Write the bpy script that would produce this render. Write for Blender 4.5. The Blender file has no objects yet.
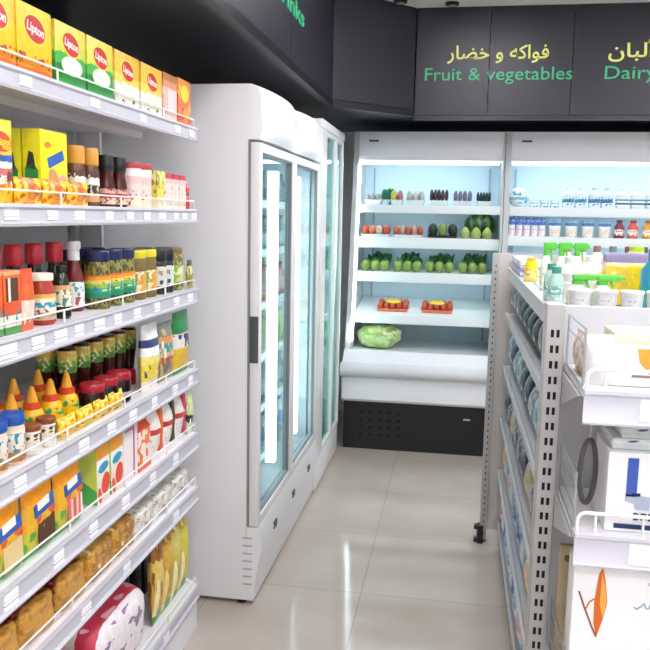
import bpy, bmesh, math, random
from mathutils import Matrix, Vector, noise as mnoise
random.seed(7)
PI = math.pi
S = bpy.context.scene
COL = S.collection

# ------------------------------------------------------------------ materials
def lin(h):
    h = h.lstrip('#')
    out = []
    for i in (0, 2, 4):
        c = int(h[i:i+2], 16)/255
        out.append(c/12.92 if c <= 0.04045 else ((c+0.055)/1.055)**2.4)
    return (*out, 1.0)
_M = {}
def mat(name, hexc='#ffffff', rough=0.5, metal=0.0, emit=None, strength=0.0, spec=0.5, bump=None, coat=0.0, mottle=0.0):
    if name in _M: return _M[name]
    m = bpy.data.materials.new(name); m.use_nodes = True
    nt = m.node_tree; b = nt.nodes['Principled BSDF']
    b.inputs['Base Color'].default_value = lin(hexc)
    b.inputs['Roughness'].default_value = rough
    b.inputs['Metallic'].default_value = metal
    b.inputs['Specular IOR Level'].default_value = spec
    b.inputs['Coat Weight'].default_value = coat
    if emit:
        b.inputs['Emission Color'].default_value = lin(emit)
        b.inputs['Emission Strength'].default_value = strength
    tc = nt.nodes.new('ShaderNodeTexCoord')
    if mottle:
        n = nt.nodes.new('ShaderNodeTexNoise'); n.inputs['Scale'].default_value = 14; n.inputs['Detail'].default_value = 4
        nt.links.new(tc.outputs['Object'], n.inputs['Vector'])
        mx = nt.nodes.new('ShaderNodeMixRGB'); mx.blend_type = 'MULTIPLY'; mx.inputs['Fac'].default_value = mottle
        mx.inputs['Color1'].default_value = lin(hexc)
        nt.links.new(n.outputs['Color'], mx.inputs['Color2']); nt.links.new(mx.outputs['Color'], b.inputs['Base Color'])
    if bump:
        n = nt.nodes.new('ShaderNodeTexNoise'); n.inputs['Scale'].default_value = bump[0]; n.inputs['Detail'].default_value = 3
        nt.links.new(tc.outputs['Object'], n.inputs['Vector'])
        bp = nt.nodes.new('ShaderNodeBump'); bp.inputs['Strength'].default_value = bump[1]; bp.inputs['Distance'].default_value = 0.01
        nt.links.new(n.outputs['Fac'], bp.inputs['Height']); nt.links.new(bp.outputs['Normal'], b.inputs['Normal'])
    _M[name] = m
    return m

def bands(name, stops, axis='Z', rough=0.4, blotch=None, bump=None, wobble=0.0):
    """printed packaging: constant colour bands along one axis of the piece, with optional printed blotches.
    stops [(pos, hex)...]; blotch = list of (scale, threshold, hex, lo, hi)"""
    if name in _M: return _M[name]
    m = bpy.data.materials.new(name); m.use_nodes = True
    nt = m.node_tree; N = nt.nodes; L = nt.links; b = N['Principled BSDF']
    b.inputs['Roughness'].default_value = rough
    tc = N.new('ShaderNodeTexCoord'); sp = N.new('ShaderNodeSeparateXYZ')
    L.new(tc.outputs['Generated'], sp.inputs[0])
    src = sp.outputs[axis]
    if wobble:
        wn = N.new('ShaderNodeTexNoise'); wn.inputs['Scale'].default_value = 3.5
        L.new(tc.outputs['Generated'], wn.inputs['Vector'])
        ma = N.new('ShaderNodeMath'); ma.operation = 'MULTIPLY_ADD'; ma.inputs[1].default_value = wobble
        L.new(wn.outputs['Fac'], ma.inputs[0]); L.new(src, ma.inputs[2])
        mb = N.new('ShaderNodeMath'); mb.operation = 'SUBTRACT'; mb.inputs[1].default_value = wobble*0.5
        L.new(ma.outputs[0], mb.inputs[0]); src = mb.outputs[0]
    r = N.new('ShaderNodeValToRGB'); r.color_ramp.interpolation = 'CONSTANT'
    els = r.color_ramp.elements
    while len(els) < len(stops): els.new(0.5)
    for e, (p, h) in zip(els, sorted(stops)): e.position = p
    for e, (p, h) in zip(list(els), sorted(stops)): e.color = lin(h)
    L.new(src, r.inputs['Fac'])
    col = r.outputs['Color']
    for k, (sc, th, hx, lo, hi) in enumerate(blotch or []):
        n = N.new('ShaderNodeTexNoise'); n.inputs['Scale'].default_value = sc; n.inputs['Detail'].default_value = 1.5
        mp = N.new('ShaderNodeMapping'); mp.inputs['Location'].default_value = (k*3.1, k*1.7, k*5.3)
        L.new(tc.outputs['Generated'], mp.inputs['Vector']); L.new(mp.outputs['Vector'], n.inputs['Vector'])
        g = N.new('ShaderNodeMath'); g.operation = 'GREATER_THAN'; g.inputs[1].default_value = th; L.new(n.outputs['Fac'], g.inputs[0])
        a = N.new('ShaderNodeMath'); a.operation = 'GREATER_THAN'; a.inputs[1].default_value = lo; L.new(sp.outputs[axis], a.inputs[0])
        c = N.new('ShaderNodeMath'); c.operation = 'LESS_THAN'; c.inputs[1].default_value = hi; L.new(sp.outputs[axis], c.inputs[0])
        m1 = N.new('ShaderNodeMath'); m1.operation = 'MULTIPLY'; L.new(a.outputs[0], m1.inputs[0]); L.new(c.outputs[0], m1.inputs[1])
        m2 = N.new('ShaderNodeMath'); m2.operation = 'MULTIPLY'; L.new(m1.outputs[0], m2.inputs[0]); L.new(g.outputs[0], m2.inputs[1])
        mx = N.new('ShaderNodeMixRGB'); mx.inputs['Color2'].default_value = lin(hx)
        L.new(m2.outputs[0], mx.inputs['Fac']); L.new(col, mx.inputs['Color1']); col = mx.outputs['Color']
    if blotch:
        n = N.new('ShaderNodeTexNoise'); n.inputs['Scale'].default_value = 55; n.inputs['Detail'].default_value = 2
        L.new(tc.outputs['Object'], n.inputs['Vector'])
        mr = N.new('ShaderNodeMapRange'); mr.inputs['From Min'].default_value = .35; mr.inputs['From Max'].default_value = .65
        mr.inputs['To Min'].default_value = .90; mr.inputs['To Max'].default_value = 1.04
        L.new(n.outputs['Fac'], mr.inputs['Value'])
        hs_ = N.new('ShaderNodeHueSaturation'); L.new(col, hs_.inputs['Color']); L.new(mr.outputs[0], hs_.inputs['Value']); col = hs_.outputs['Color']
    L.new(col, b.inputs['Base Color'])
    if bump:
        n = N.new('ShaderNodeTexNoise'); n.inputs['Scale'].default_value = bump[0]
        L.new(tc.outputs['Object'], n.inputs['Vector'])
        bp = N.new('ShaderNodeBump'); bp.inputs['Strength'].default_value = bump[1]; bp.inputs['Distance'].default_value = 0.01
        L.new(n.outputs['Fac'], bp.inputs['Height']); L.new(bp.outputs['Normal'], b.inputs['Normal'])
    _M[name] = m
    return m

def glass(name, hexc, refl=0.4, rough=0.02):
    """thin pane: see-through tint plus a Fresnel reflection"""
    if name in _M: return _M[name]
    m = bpy.data.materials.new(name); m.use_nodes = True
    nt = m.node_tree; N = nt.nodes; L = nt.links
    N.remove(N['Principled BSDF'])
    t = N.new('ShaderNodeBsdfTransparent'); t.inputs['Color'].default_value = lin(hexc)
    g = N.new('ShaderNodeBsdfGlossy'); g.inputs['Roughness'].default_value = rough
    f = N.new('ShaderNodeFresnel'); f.inputs['IOR'].default_value = 1.35
    mx = N.new('ShaderNodeMixShader')
    fm = N.new('ShaderNodeMath'); fm.operation = 'MULTIPLY'; fm.inputs[1].default_value = refl; L.new(f.outputs[0], fm.inputs[0])
    L.new(fm.outputs[0], mx.inputs['Fac']); L.new(t.outputs[0], mx.inputs[1]); L.new(g.outputs[0], mx.inputs[2])
    L.new(mx.outputs[0], N['Material Output'].inputs['Surface'])
    _M[name] = m
    return m

# ------------------------------------------------------------------ mesh helpers
def BM(): return bmesh.new()
def box(bm, x0, x1, y0, y1, z0, z1, bev=0.0, seg=2):
    r = bmesh.ops.create_cube(bm, size=1.0, matrix=Matrix.Translation(((x0+x1)/2, (y0+y1)/2, (z0+z1)/2)) @ Matrix.Diagonal((abs(x1-x0), abs(y1-y0), abs(z1-z0), 1)))
    if bev:
        vs = set(r['verts']); es = [e for e in bm.edges if e.verts[0] in vs and e.verts[1] in vs]
        bmesh.ops.bevel(bm, geom=es, offset=bev, segments=seg, affect='EDGES', profile=0.6)
    return bm
def lathe(bm, prof, seg=18, cx=0, cy=0, closed=True):
    rings = []
    for r, z in prof:
        rings.append([bm.verts.new((cx+r*math.cos(2*PI*i/seg), cy+r*math.sin(2*PI*i/seg), z)) for i in range(seg)])
    for a, b in zip(rings, rings[1:]):
        for i in range(seg):
            j = (i+1) % seg
            bm.faces.new((a[i], a[j], b[j], b[i]))
    if closed:
        bm.faces.new(rings[0][::-1]); bm.faces.new(rings[-1])
    return bm
def tube(bm, pts, r, seg=8):
    pts = [Vector(p) for p in pts]
    rings = []
    for i, p in enumerate(pts):
        a = pts[max(i-1, 0)]; c = pts[min(i+1, len(pts)-1)]
        d = (c-a).normalized()
        u = d.orthogonal().normalized() if i == 0 else (rings[-1][1]-d*rings[-1][1].dot(d)).normalized()
        v = d.cross(u)
        rings.append(([bm.verts.new(p+r*(math.cos(2*PI*k/seg)*u+math.sin(2*PI*k/seg)*v)) for k in range(seg)], u))
    for (a, _), (b, _) in zip(rings, rings[1:]):
        for k in range(seg):
            j = (k+1) % seg
            bm.faces.new((a[k], a[j], b[j], b[k]))
    bm.faces.new(rings[0][0][::-1]); bm.faces.new(rings[-1][0])
    return bm
def prism(bm, poly, x0, x1, plane='YZ'):
    """poly = 2-D outline, extruded along the remaining axis from x0 to x1"""
    def P(a, b, c):
        return {'YZ': (c, a, b), 'XZ': (a, c, b), 'XY': (a, b, c)}[plane]
    A = [bm.verts.new(P(a, b, x0)) for a, b in poly]; B = [bm.verts.new(P(a, b, x1)) for a, b in poly]
    n = len(poly)
    bm.faces.new(A[::-1]); bm.faces.new(B)
    for i in range(n):
        j = (i+1) % n
        bm.faces.new((A[i], A[j], B[j], B[i]))
    return bm
def ell(cy, cz, ry, rz, rot=0.0, n=24):
    out = []
    for i in range(n):
        a = 2*PI*i/n; y = ry*math.cos(a); z = rz*math.sin(a)
        out.append((cy+y*math.cos(rot)-z*math.sin(rot), cz+y*math.sin(rot)+z*math.cos(rot)))
    return out
def quad(cy, cz, w, h, rot=0.0):
    out = []
    for y, z in ((-w/2, -h/2), (w/2, -h/2), (w/2, h/2), (-w/2, h/2)):
        out.append((cy+y*math.cos(rot)-z*math.sin(rot), cz+y*math.sin(rot)+z*math.cos(rot)))
    return out
def finish(bm, name, m, sharp=38):
    bmesh.ops.recalc_face_normals(bm, faces=bm.faces[:])
    me = bpy.data.meshes.new(name); bm.to_mesh(me); bm.free()
    for p in me.polygons: p.use_smooth = True
    me.set_sharp_from_angle(angle=math.radians(sharp))
    me.materials.append(m)
    return me
def obj(name, bm, m, parent=None, label=None, sharp=38):
    me = finish(bm, name, m, sharp)
    o = bpy.data.objects.new(name, me); COL.objects.link(o)
    if parent: o.parent = parent
    if label: o['label'] = label
    return o
def thing(name, label, cat, loc=(0, 0, 0), rz=0.0, group=None):
    o = bpy.data.objects.new(name, None); COL.objects.link(o)
    o.empty_display_size = 0.05
    o.location = loc; o.rotation_euler = (0, 0, rz)
    o['label'] = label; o['category'] = cat
    if group: o['group'] = group
    return o
def struct(name, bm, m, parent=None):
    o = obj(name, bm, m, parent)
    if not parent: o['kind'] = 'structure'
    return o
def dup(o, parent=None):
    c = o.copy(); COL.objects.link(c)
    if parent: c.parent = parent
    for ch in list(o.children): dup(ch, c)
    return c
_T = {}
def text(name, s, size, m, parent, loc, rot=(PI/2, 0, PI/2), ext=0.0006, bold=0.0, width=None, align='CENTER', label=None):
    k = (s, size, ext, bold, width, align, m.name)
    if k not in _T:
        c = bpy.data.curves.new('lettering', 'FONT'); c.body = s; c.size = size; c.extrude = ext; c.offset = bold
        c.align_x = align; c.resolution_u = 3
        t = bpy.data.objects.new('tmp', c); COL.objects.link(t)
        bpy.context.view_layer.update()
        me = bpy.data.meshes.new_from_object(t.evaluated_get(bpy.context.evaluated_depsgraph_get()))
        bpy.data.objects.remove(t)
        xs = [v.co.x for v in me.vertices]
        if width:
            f = width/(max(xs)-min(xs))
            for v in me.vertices: v.co.x *= f
        me.materials.clear(); me.materials.append(m); _T[k] = me
    o = bpy.data.objects.new(name, _T[k]); COL.objects.link(o)
    o.parent = parent; o.location = loc; o.rotation_euler = rot
    if label: o['label'] = label
    return o
def decal(parent, name, poly, x, m, th=0.0012, label=None):
    return obj(name, prism(BM(), poly, x-0.0006, x+th), m, parent, label)

ORD = ['first', 'second', 'third', 'fourth', 'fifth', 'sixth', 'seventh', 'eighth', 'ninth', 'tenth', 'eleventh', 'twelfth',
       'thirteenth', 'fourteenth', 'fifteenth', 'sixteenth']
def place(proto, spots, desc, where, frm='from the near end', group=None, rz=None, labels=None):
    """proto stands at the first spot, copies at the rest; every one gets a label of its own"""
    n = len(spots)
    for i, s in enumerate(spots):
        o = proto if i == 0 else dup(proto)
        o.location = s[:3]
        a = (rz or 0.0) + (s[3] if len(s) > 3 else 0.0)
        o.rotation_euler = (0, 0, a)
        if labels: o['label'] = labels[i]
        elif n == 1: o['label'] = f'{desc}, {where}'
        else: o['label'] = f'{desc}, {ORD[i]} {frm}, {where}'
        if n > 1: o['group'] = group or f'{desc}s {where}'
    return proto

# ------------------------------------------------------------------ common materials
WHITE = mat('white enamel', '#f1f1f3', 0.35)
RACKW = mat('white powder coat', '#e9e9ec', 0.42)
RACKG = mat('light grey powder coat', '#c9cacc', 0.5)
GREYP = mat('grey steel panel', '#b9bbbc', 0.5)
WIRE = mat('white coated wire', '#efefe9', 0.35)
CHROME = mat('zinc wire', '#a9b0b2', 0.3, 0.6)
TAG = bands('price tag paper', [(0, '#fbfbfd'), (0.30, '#8d93a4'), (0.36, '#fbfbfd'), (0.55, '#c3c7d4'), (0.6, '#fbfbfd')], 'Z', 0.5)
BLACK = mat('black plastic', '#141416', 0.4)
DKGREY = mat('dark grey plastic', '#4a4f55', 0.45)
SLOT = mat('dark slot', '#0d0d0e', 0.9)
RED = mat('red plastic', '#c41f30', 0.28)
YEL = mat('yellow plastic', '#f2b90f', 0.35)
NAVY = mat('navy lid', '#1c2050', 0.35)
GREEN = mat('green plastic', '#3fae3a', 0.35)
CREAM = mat('cream paper', '#f0e7cf', 0.5)
ORANGE = mat('orange plastic', '#ea7a1c', 0.35)
LOGORED = mat('logo red', '#c32a2e', 0.4)
LOGOWHITE = mat('print white', '#fbf4ec', 0.45)
LOGOYEL = mat('print yellow', '#f8d43a', 0.45)
PRBLUE = mat('print blue', '#2c5fae', 0.45)
PRTEAL = mat('print teal', '#1f8f9d', 0.45)
PRGREEN = mat('print green', '#2f8a3e', 0.45)

# ------------------------------------------------------------------ room
def floor_mat():
    m = bpy.data.materials.new('polished floor tiles'); m.use_nodes = True
    nt = m.node_tree; N = nt.nodes; L = nt.links; b = N['Principled BSDF']
    geo = N.new('ShaderNodeNewGeometry'); sp = N.new('ShaderNodeSeparateXYZ'); L.new(geo.outputs['Position'], sp.inputs[0])
    def cell(out, off):
        a = N.new('ShaderNodeMath'); a.operation = 'SUBTRACT'; a.inputs[1].default_value = off; L.new(out, a.inputs[0])
        d = N.new('ShaderNodeMath'); d.operation = 'DIVIDE'; d.inputs[1].default_value = 0.61; L.new(a.outputs[0], d.inputs[0])
        f = N.new('ShaderNodeMath'); f.operation = 'FRACT'; L.new(d.outputs[0], f.inputs[0])
        s = N.new('ShaderNodeMath'); s.operation = 'SUBTRACT'; s.inputs[1].default_value = 0.5; L.new(f.outputs[0], s.inputs[0])
        ab = N.new('ShaderNodeMath'); ab.operation = 'ABSOLUTE'; L.new(s.outputs[0], ab.inputs[0])
        fl = N.new('ShaderNodeMath'); fl.operation = 'FLOOR'; L.new(d.outputs[0], fl.inputs[0])
        return ab, fl
    ax, fx = cell(sp.outputs['X'], -0.335-6.1); ay, fy = cell(sp.outputs['Y'], 3.03-12.2)
    mxm = N.new('ShaderNodeMath'); mxm.operation = 'MAXIMUM'; L.new(ax.outputs[0], mxm.inputs[0]); L.new(ay.outputs[0], mxm.inputs[1])
    gr = N.new('ShaderNodeMath'); gr.operation = 'GREATER_THAN'; gr.inputs[1].default_value = 0.4962; L.new(mxm.outputs[0], gr.inputs[0])
    cb = N.new('ShaderNodeCombineXYZ'); L.new(fx.outputs[0], cb.inputs[0]); L.new(fy.outputs[0], cb.inputs[1])
    wn = N.new('ShaderNodeTexWhiteNoise'); L.new(cb.outputs[0], wn.inputs['Vector'])
    n = N.new('ShaderNodeTexNoise'); n.inputs['Scale'].default_value = 3.0; n.inputs['Detail'].default_value = 5; L.new(geo.outputs['Position'], n.inputs['Vector'])
    r = N.new('ShaderNodeValToRGB'); r.color_ramp.elements[0].color = lin('#b7ac9f'); r.color_ramp.elements[1].color = lin('#c4bab0')
    r.color_ramp.elements[0].position = 0.3; r.color_ramp.elements[1].position = 0.75
    L.new(n.outputs['Fac'], r.inputs['Fac'])
    hv = N.new('ShaderNodeHueSaturation'); L.new(r.outputs['Color'], hv.inputs['Color'])
    mr = N.new('ShaderNodeMapRange'); mr.inputs['To Min'].default_value = 0.975; mr.inputs['To Max'].default_value = 1.02
    L.new(wn.outputs['Value'], mr.inputs['Value']); L.new(mr.outputs[0], hv.inputs['Value'])
    mx = N.new('ShaderNodeMixRGB'); mx.inputs['Color2'].default_value = lin('#a59d94')
    L.new(gr.outputs[0], mx.inputs['Fac']); L.new(hv.outputs['Color'], mx.inputs['Color1']); L.new(mx.outputs['Color'], b.inputs['Base Color'])
    b.inputs['Roughness'].default_value = 0.085
    b.inputs['Specular IOR Level'].default_value = 0.42
    return m
X0, X1, Y0, Y1, ZC = -1.50, 2.75, -3.2, 6.0, 2.79
PAINT = mat('white wall paint', '#eeeeec', 0.7, bump=(60, 0.05))
struct('floor', box(BM(), X0-.1, X1+.1, Y0-.1, Y1+.1, -0.1, 0), floor_mat())
struct('ceiling', box(BM(), X0-.1, X1+.1, Y0-.1, Y1+.1, ZC, ZC+0.1), mat('ceiling paint', '#efefee', 0.8, bump=(80, 0.04)))
struct('wall_left', box(BM(), X0-.1, X0, Y0, Y1, 0, ZC), PAINT)
struct('wall_right', box(BM(), X1, X1+.1, Y0, Y1, 0, ZC), PAINT)
struct('wall_back', box(BM(), X0, X1, Y1, Y1+.1, 0, ZC), PAINT)
struct('wall_front', box(BM(), X0, X1, Y0-.1, Y0, 0, ZC), PAINT)

# dark fascia and soffit that hold the section signs
FASC = mat('charcoal fascia panel', '#27252f', 0.38, bump=(30, 0.02))
FASC_EDGE = mat('black fascia edge', '#17171b', 0.3)
SOFF = mat('dark soffit board', '#20242a', 0.32)
def panels(pts, z0, z1, cuts, thick=0.03, gap=0.004):
    (xa, ya), (xb, yb) = pts
    d = Vector((xb-xa, yb-ya, 0)); ln = d.length; d.normalize(); nrm = Vector((-d.y, d.x, 0))
    bm = BM(); e = [0.0]+list(cuts)+[ln]
    for a, b in zip(e, e[1:]):
        p = [Vector((xa, ya, 0))+d*(a+gap/2), Vector((xa, ya, 0))+d*(b-gap/2)]
        poly = [(p[0].x, p[0].y), (p[1].x, p[1].y), (p[1].x+nrm.x*thick, p[1].y+nrm.y*thick), (p[0].x+nrm.x*thick, p[0].y+nrm.y*thick)]
        prism(bm, poly, z0, z1, 'XY')
    return bm
ZF = 2.185
FL = [(-0.73, 4.40), (-0.73, -0.6)]
DG = [(-0.73, 4.44), (-0.30, 4.90)]
BK = [(-0.30, 4.90), (2.75, 4.90)]
struct('trim_1', panels(((-0.76, -0.60), (-0.76, 4.44)), ZF+.012, ZC, [0.99, 1.98, 2.96, 3.95, 4.94], -0.03), FASC)
struct('trim_2', panels(((-0.73, 4.445), (-0.30, 4.90)), ZF+.012, ZC, [], 0.03), FASC)
struct('trim_3', panels(((-0.295, 4.90), (2.74, 4.90)), ZF-.02, ZC, [0.435, 0.913, 1.391, 1.87, 2.35], 0.03), FASC)
bm = BM()
box(bm, -0.762, -0.722, -0.6, 4.44, ZF-0.03, ZF+0.008)
prism(bm, [(-0.722, 4.44), (-0.295, 4.892), (-0.31, 4.92), (-0.762, 4.46)], ZF-0.03, ZF+0.008, 'XY')
box(bm, -0.30, 2.74, 4.893, 4.93, ZF-0.05, ZF-0.024)
struct('trim_4', bm, FASC_EDGE)
bm = BM()
prism(bm, [(-1.497, -0.6), (-0.765, -0.6), (-0.765, 4.46), (-0.31, 4.93), (2.74, 4.93), (2.74, 5.99), (-1.497, 5.99)], ZF-0.005, ZF+0.03, 'XY')
struct('trim_5', bm, SOFF)
# black box set on the wall, filling the dark area above the shelving
struct('trim_6', box(BM(), -1.498, -1.40, 1.235, 2.70, 1.87, ZF-0.006), mat('black wall board', '#121214', 0.6))

# ceiling lights
DIFF = mat('lit diffuser', '#ffffff', 0.5, emit='#f8f8ff', strength=15.0)
def ceiling_light(x, y, lab):
    t = thing('ceiling_light', lab, 'ceiling light', (x, y, ZC), 0, 'square ceiling lights')
    bm = BM()
    for a in (-1, 1):
        box(bm, -0.32, 0.32, a*0.31-0.012, a*0.31+0.012, -0.012, -0.001)
        box(bm, a*0.31-0.012, a*0.31+0.012, -0.30, 0.30, -0.012, -0.001)
    obj('frame', bm, WHITE, t)
    obj('diffuser', box(BM(), -0.298, 0.298, -0.298, 0.298, -0.009, -0.002), DIFF, t)
k = 0
for y in (-1.9, -0.5, 0.9, 2.3, 3.7):
    for x in (0.15, 1.75):
        if x > 1 and y > 4: continue
        ceiling_light(x, y, f"lit square ceiling light, {ORD[k//2]} from the entrance wall, over {'the open aisle' if x < 1 else 'the far side of the gondola'}")
        k += 1
# small black spotlights by the top edge of the fascia
for i, (x, y) in enumerate(((-0.385, 4.72), (-0.09, 4.80))):
    t = thing('spotlight', ['black ceiling spotlight at the corner of the dark fascia', 'black ceiling spotlight above the fruit and vegetables sign'][i], 'spotlight', (x, y, ZC), 0, 'black ceiling spotlights')
    obj('housing', lathe(BM(), [(0.03, -0.018), (0.04, -0.014), (0.04, -0.001)], 16), BLACK, t)
    obj('lens', lathe(BM(), [(0.02, -0.020), (0.024, -0.0175)], 14), mat('spot glass', '#c8c8c0', 0.2), t)

# section signs on the fascia
SGY = mat('sign yellow letters', '#dfe07a', 0.45, emit='#d8d860', strength=0.18)
SGG = mat('sign green letters', '#3fae7c', 0.45, emit='#2fa06c', strength=0.15)
FX = (PI/2, 0, 0)
def sign(label, loc, parts, rot):
    t = thing('section_sign', label, 'sign', loc)
    for nm, s, size, m, off, w, bold in parts:
        o = text(nm, s, size, m, t, off, rot, 0.003, bold, w, 'CENTER')
        me = o.data
        xs = sorted((min(me.vertices[i].co.x for i in p.vertices), max(me.vertices[i].co.x for i in p.vertices)) for p in me.polygons)
        cuts, end = [], xs[0][1]
        for a, b in xs:
            if a-end > 0.017: cuts.append((a+end)/2)
            end = max(end, b)
        if not cuts: continue
        bpy.data.objects.remove(o)
        lim = [-9]+cuts+[9]
        for lo, hi in zip(lim, lim[1:]):
            bm = BM(); bm.from_mesh(me)
            bmesh.ops.delete(bm, geom=[v for v in bm.verts if not lo < v.co.x < hi], context='VERTS')
            m2 = bpy.data.meshes.new(nm); bm.to_mesh(m2); bm.free(); m2.materials.append(m)
            w_ = bpy.data.objects.new(nm, m2); COL.objects.link(w_); w_.parent = t; w_.location = off; w_.rotation_euler = rot
AR_FV = '\uFEAD\uFE8E\uFEC0\uFEA7 \uFEED \uFEEA\uFEDB\uFE8D\uFEEE\uFED3'
AR_D = '\uFEE5\uFE8E\uFE92\uFEDF\uFE83'
sign('yellow and green fruit and vegetables lettering on the dark fascia', (0.19, 4.896, 2.36),
     [('arabic_lettering', AR_FV, 0.108, SGY, (0, 0, 0.13), 0.59, 0.0014), ('english_lettering', 'Fruit & vegetables', 0.105, SGG, (0, 0, 0.008), 0.86, 0)], FX)
sign('yellow and green dairy lettering on the dark fascia', (0.94, 4.896, 2.365),
     [('arabic_lettering', AR_D, 0.108, SGY, (0, 0, 0.125), 0.255, 0.0014), ('english_lettering', 'Dairy', 0.105, SGG, (0, 0, 0.003), 0.285, 0)], FX)
sign('green lettering on the long fascia above the glass door coolers', (-0.726, 3.28, 2.386),
     [('english_lettering', 'Drinks', 0.105, SGG, (0, 0, 0), 0.62, 0.001)], (PI/2, 0, PI/2))

# ------------------------------------------------------------------ left shelving rack
XF, XB = -0.90, -1.36
RY0, RY1 = 1.235, 2.632
SH = [1.836, 1.560, 1.286, 0.997, 0.762, 0.560, 0.175]
LIP = [0.045, 0.045, 0.052, 0.055, 0.060, 0.055, 0.05]
rack = thing('shelving_rack', 'long white supermarket shelving rack stocked with groceries along the left wall', 'shelving', (XB, RY0, 0))
def R_(o): o.location = (-XB, -RY0, 0)
def rp(name, bm, m, parent=None):
    o = obj(name, bm, m, parent or rack)
    if parent is None: R_(o)
    return o
bm = BM(); box(bm, XB-0.03, XB-0.005, RY0, RY1, 0.02, 1.86)
rp('back_panel', bm, RACKG)
for y in (RY0+0.02, 1.66, RY1-0.025):
    bm = BM(); box(bm, XB-0.004, XB+0.022, y-0.015, y+0.015, 0.0, 1.86)
    rp('upright', bm, GREYP)
bm = BM(); prism(bm, [(XB-0.03, 0.0), (XF-0.02, 0.0), (XF-0.02, 0.17), (XB+0.1, 0.34), (XB+0.1, 1.86), (XB-0.03, 1.86)], RY1+0.002, RY1+0.018, 'XZ')
rp('end_panel', bm, RACKW)
rp('kick_plate', box(BM(), XF-0.028, XF-0.008, RY0, RY1, 0.001, 0.122), RACKW)
tagpos = {0: [1.02, 1.28, 1.545, 1.86, 2.16, 2.44, 2.57], 1: [1.1, 1.3, 1.475, 1.64, 1.765, 1.93, 2.06, 2.18, 2.30, 2.42, 2.5, 2.59], 2: [1.15, 1.4, 1.45, 1.56, 1.66, 1.75, 1.86, 1.97, 2.1, 2.25, 2.42, 2.55],
          3: [1.2, 1.47, 1.60, 1.76, 1.92, 2.06, 2.22, 2.4, 2.55], 4: [1.2, 1.42, 1.62, 1.8, 2.0, 2.2, 2.4], 5: [1.3, 1.75, 2.0, 2.4], 6: [2.3]}
for i, (z, lp) in enumerate(zip(SH, LIP)):
    bm = BM()
    box(bm, XB+0.0, XF-0.005, RY0, RY1, z-0.012, z)
    box(bm, XF-0.05, XF-0.03, RY0, RY1, z-lp+0.01, z-0.011)
    box(bm, XF-0.24, XF-0.20, RY0, RY1, z-0.034, z-0.011)
    sh = rp('shelf', bm, RACKW)
    bm = BM()
    prism(bm, [(XF-0.006, z-lp), (XF+0.002, z-lp), (XF+0.004, z-lp+0.006), (XF-0.003, z-lp+0.012), (XF-0.003, z-0.010), (XF+0.003, z-0.005), (XF+0.001, z+0.002), (XF-0.006, z+0.002)], RY0, RY1, 'XZ')
    rp('price_rail', bm, mat('lilac white price rail', '#c3c2ca', 0.4), sh)
    for y in [q_ for q_ in tagpos[i] if q_ > RY0+.03]:
        w = random.uniform(0.042, 0.055)
        rp('price_tag', box(BM(), XF-0.0025, XF+0.0015, y-w/2, y+w/2, z-lp+0.013, z-0.011), TAG, sh)
    bm = BM(); zw = z+0.030
    tube(bm, [(XF-0.012, RY0+0.005, z), (XF-0.012, RY0+0.005, zw), (XF-0.012, RY1-0.005, zw), (XF-0.012, RY1-0.005, z)], 0.0024, 6)
    for y in (1.36, 1.70, 2.03, 2.35):
        tube(bm, [(XF-0.012, y, z-0.004), (XF-0.012, y, zw)], 0.0028, 6)
    rp('wire_guard', bm, WIRE, sh)

# ---- product builders (front faces +x, base at z = 0, width along y)
def slim(t, f, fz=1.0):
    for o in t.children:
        for v in o.data.vertices: v.co = Vector((v.co.x*f, v.co.y*f, v.co.z*fz))
    return t
def carton(name, cat, w, d, h, m, bev=0.0025):
    t = thing(name, '', cat)
    obj('body', box(BM(), -d/2, d/2, -w/2, w/2, 0, h, bev), m, t)
    return t
def round_thing(name, cat, body, mb, cap=None, mc=None, label=None, ml=None, cap_name='lid', seg=18):
    t = thing(name, '', cat)
    obj('body', lathe(BM(), body, seg), mb, t)
    if cap: obj(cap_name, lathe(BM(), cap, seg), mc, t)
    if label: obj('label_band', lathe(BM(), label, seg, closed=False), ml, t)
    return t
def pouch_bm(w, h, t, crimp=0.08, nu=10, nv=14, lay=False, seed=0, wrinkle=0.004, pw=0.55):
    """sealed bag: two bulged sides meeting at a seam"""
    bm = BM(); F, B = [], []
    for j in range(nv+1):
        v = j/nv; rf, rb = [], []
        for i in range(nu+1):
            u = i/nu*2-1
            vv = min(max((v-crimp)/(1-2*crimp), 0), 1)
            bl = max(0, math.sin(PI*vv))**pw*max(0, 1-abs(u)**2.6)**0.6
            sw = 1-0.05*math.sin(PI*vv)
            wr = wrinkle*mnoise.noise(Vector((u*3+seed, v*5+seed, seed)))*bl
            y = u*w/2*sw; z = v*h
            edge = (abs(u) > 0.999 or j in (0, nv))
            rf.append(bm.verts.new((t/2*bl+wr+(0.0006 if not edge else 0.0006), y, z)))
            rb.append(bm.verts.new((-t/2*bl+wr-0.0006, y, z)))
        F.append(rf); B.append(rb)
    for j in range(nv):
        for i in range(nu):
            bm.faces.new((F[j][i], F[j][i+1], F[j+1][i+1], F[j+1][i]))
            bm.faces.new((B[j][i], B[j+1][i], B[j+1][i+1], B[j][i+1]))
        for i, s in ((0, 1), (nu, -1)):
            bm.faces.new((F[j][i], F[j+1][i], B[j+1][i], B[j][i]))
    for j in (0, nv):
        for i in range(nu):
            bm.faces.new((F[j][i], B[j][i], B[j][i+1], F[j][i+1]))
    if lay:   # lying flat, length along -x
        bmesh.ops.rotate(bm, verts=bm.verts[:], cent=(0, 0, 0), matrix=Matrix.Rotation(-PI/2, 3, 'Y'))
        zmin = min(v.co.z for v in bm.verts); xm = sum(v.co.x for v in bm.verts)/len(bm.verts)
        for v in bm.verts: v.co.z -= zmin; v.co.x -= xm
    return bm
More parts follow.
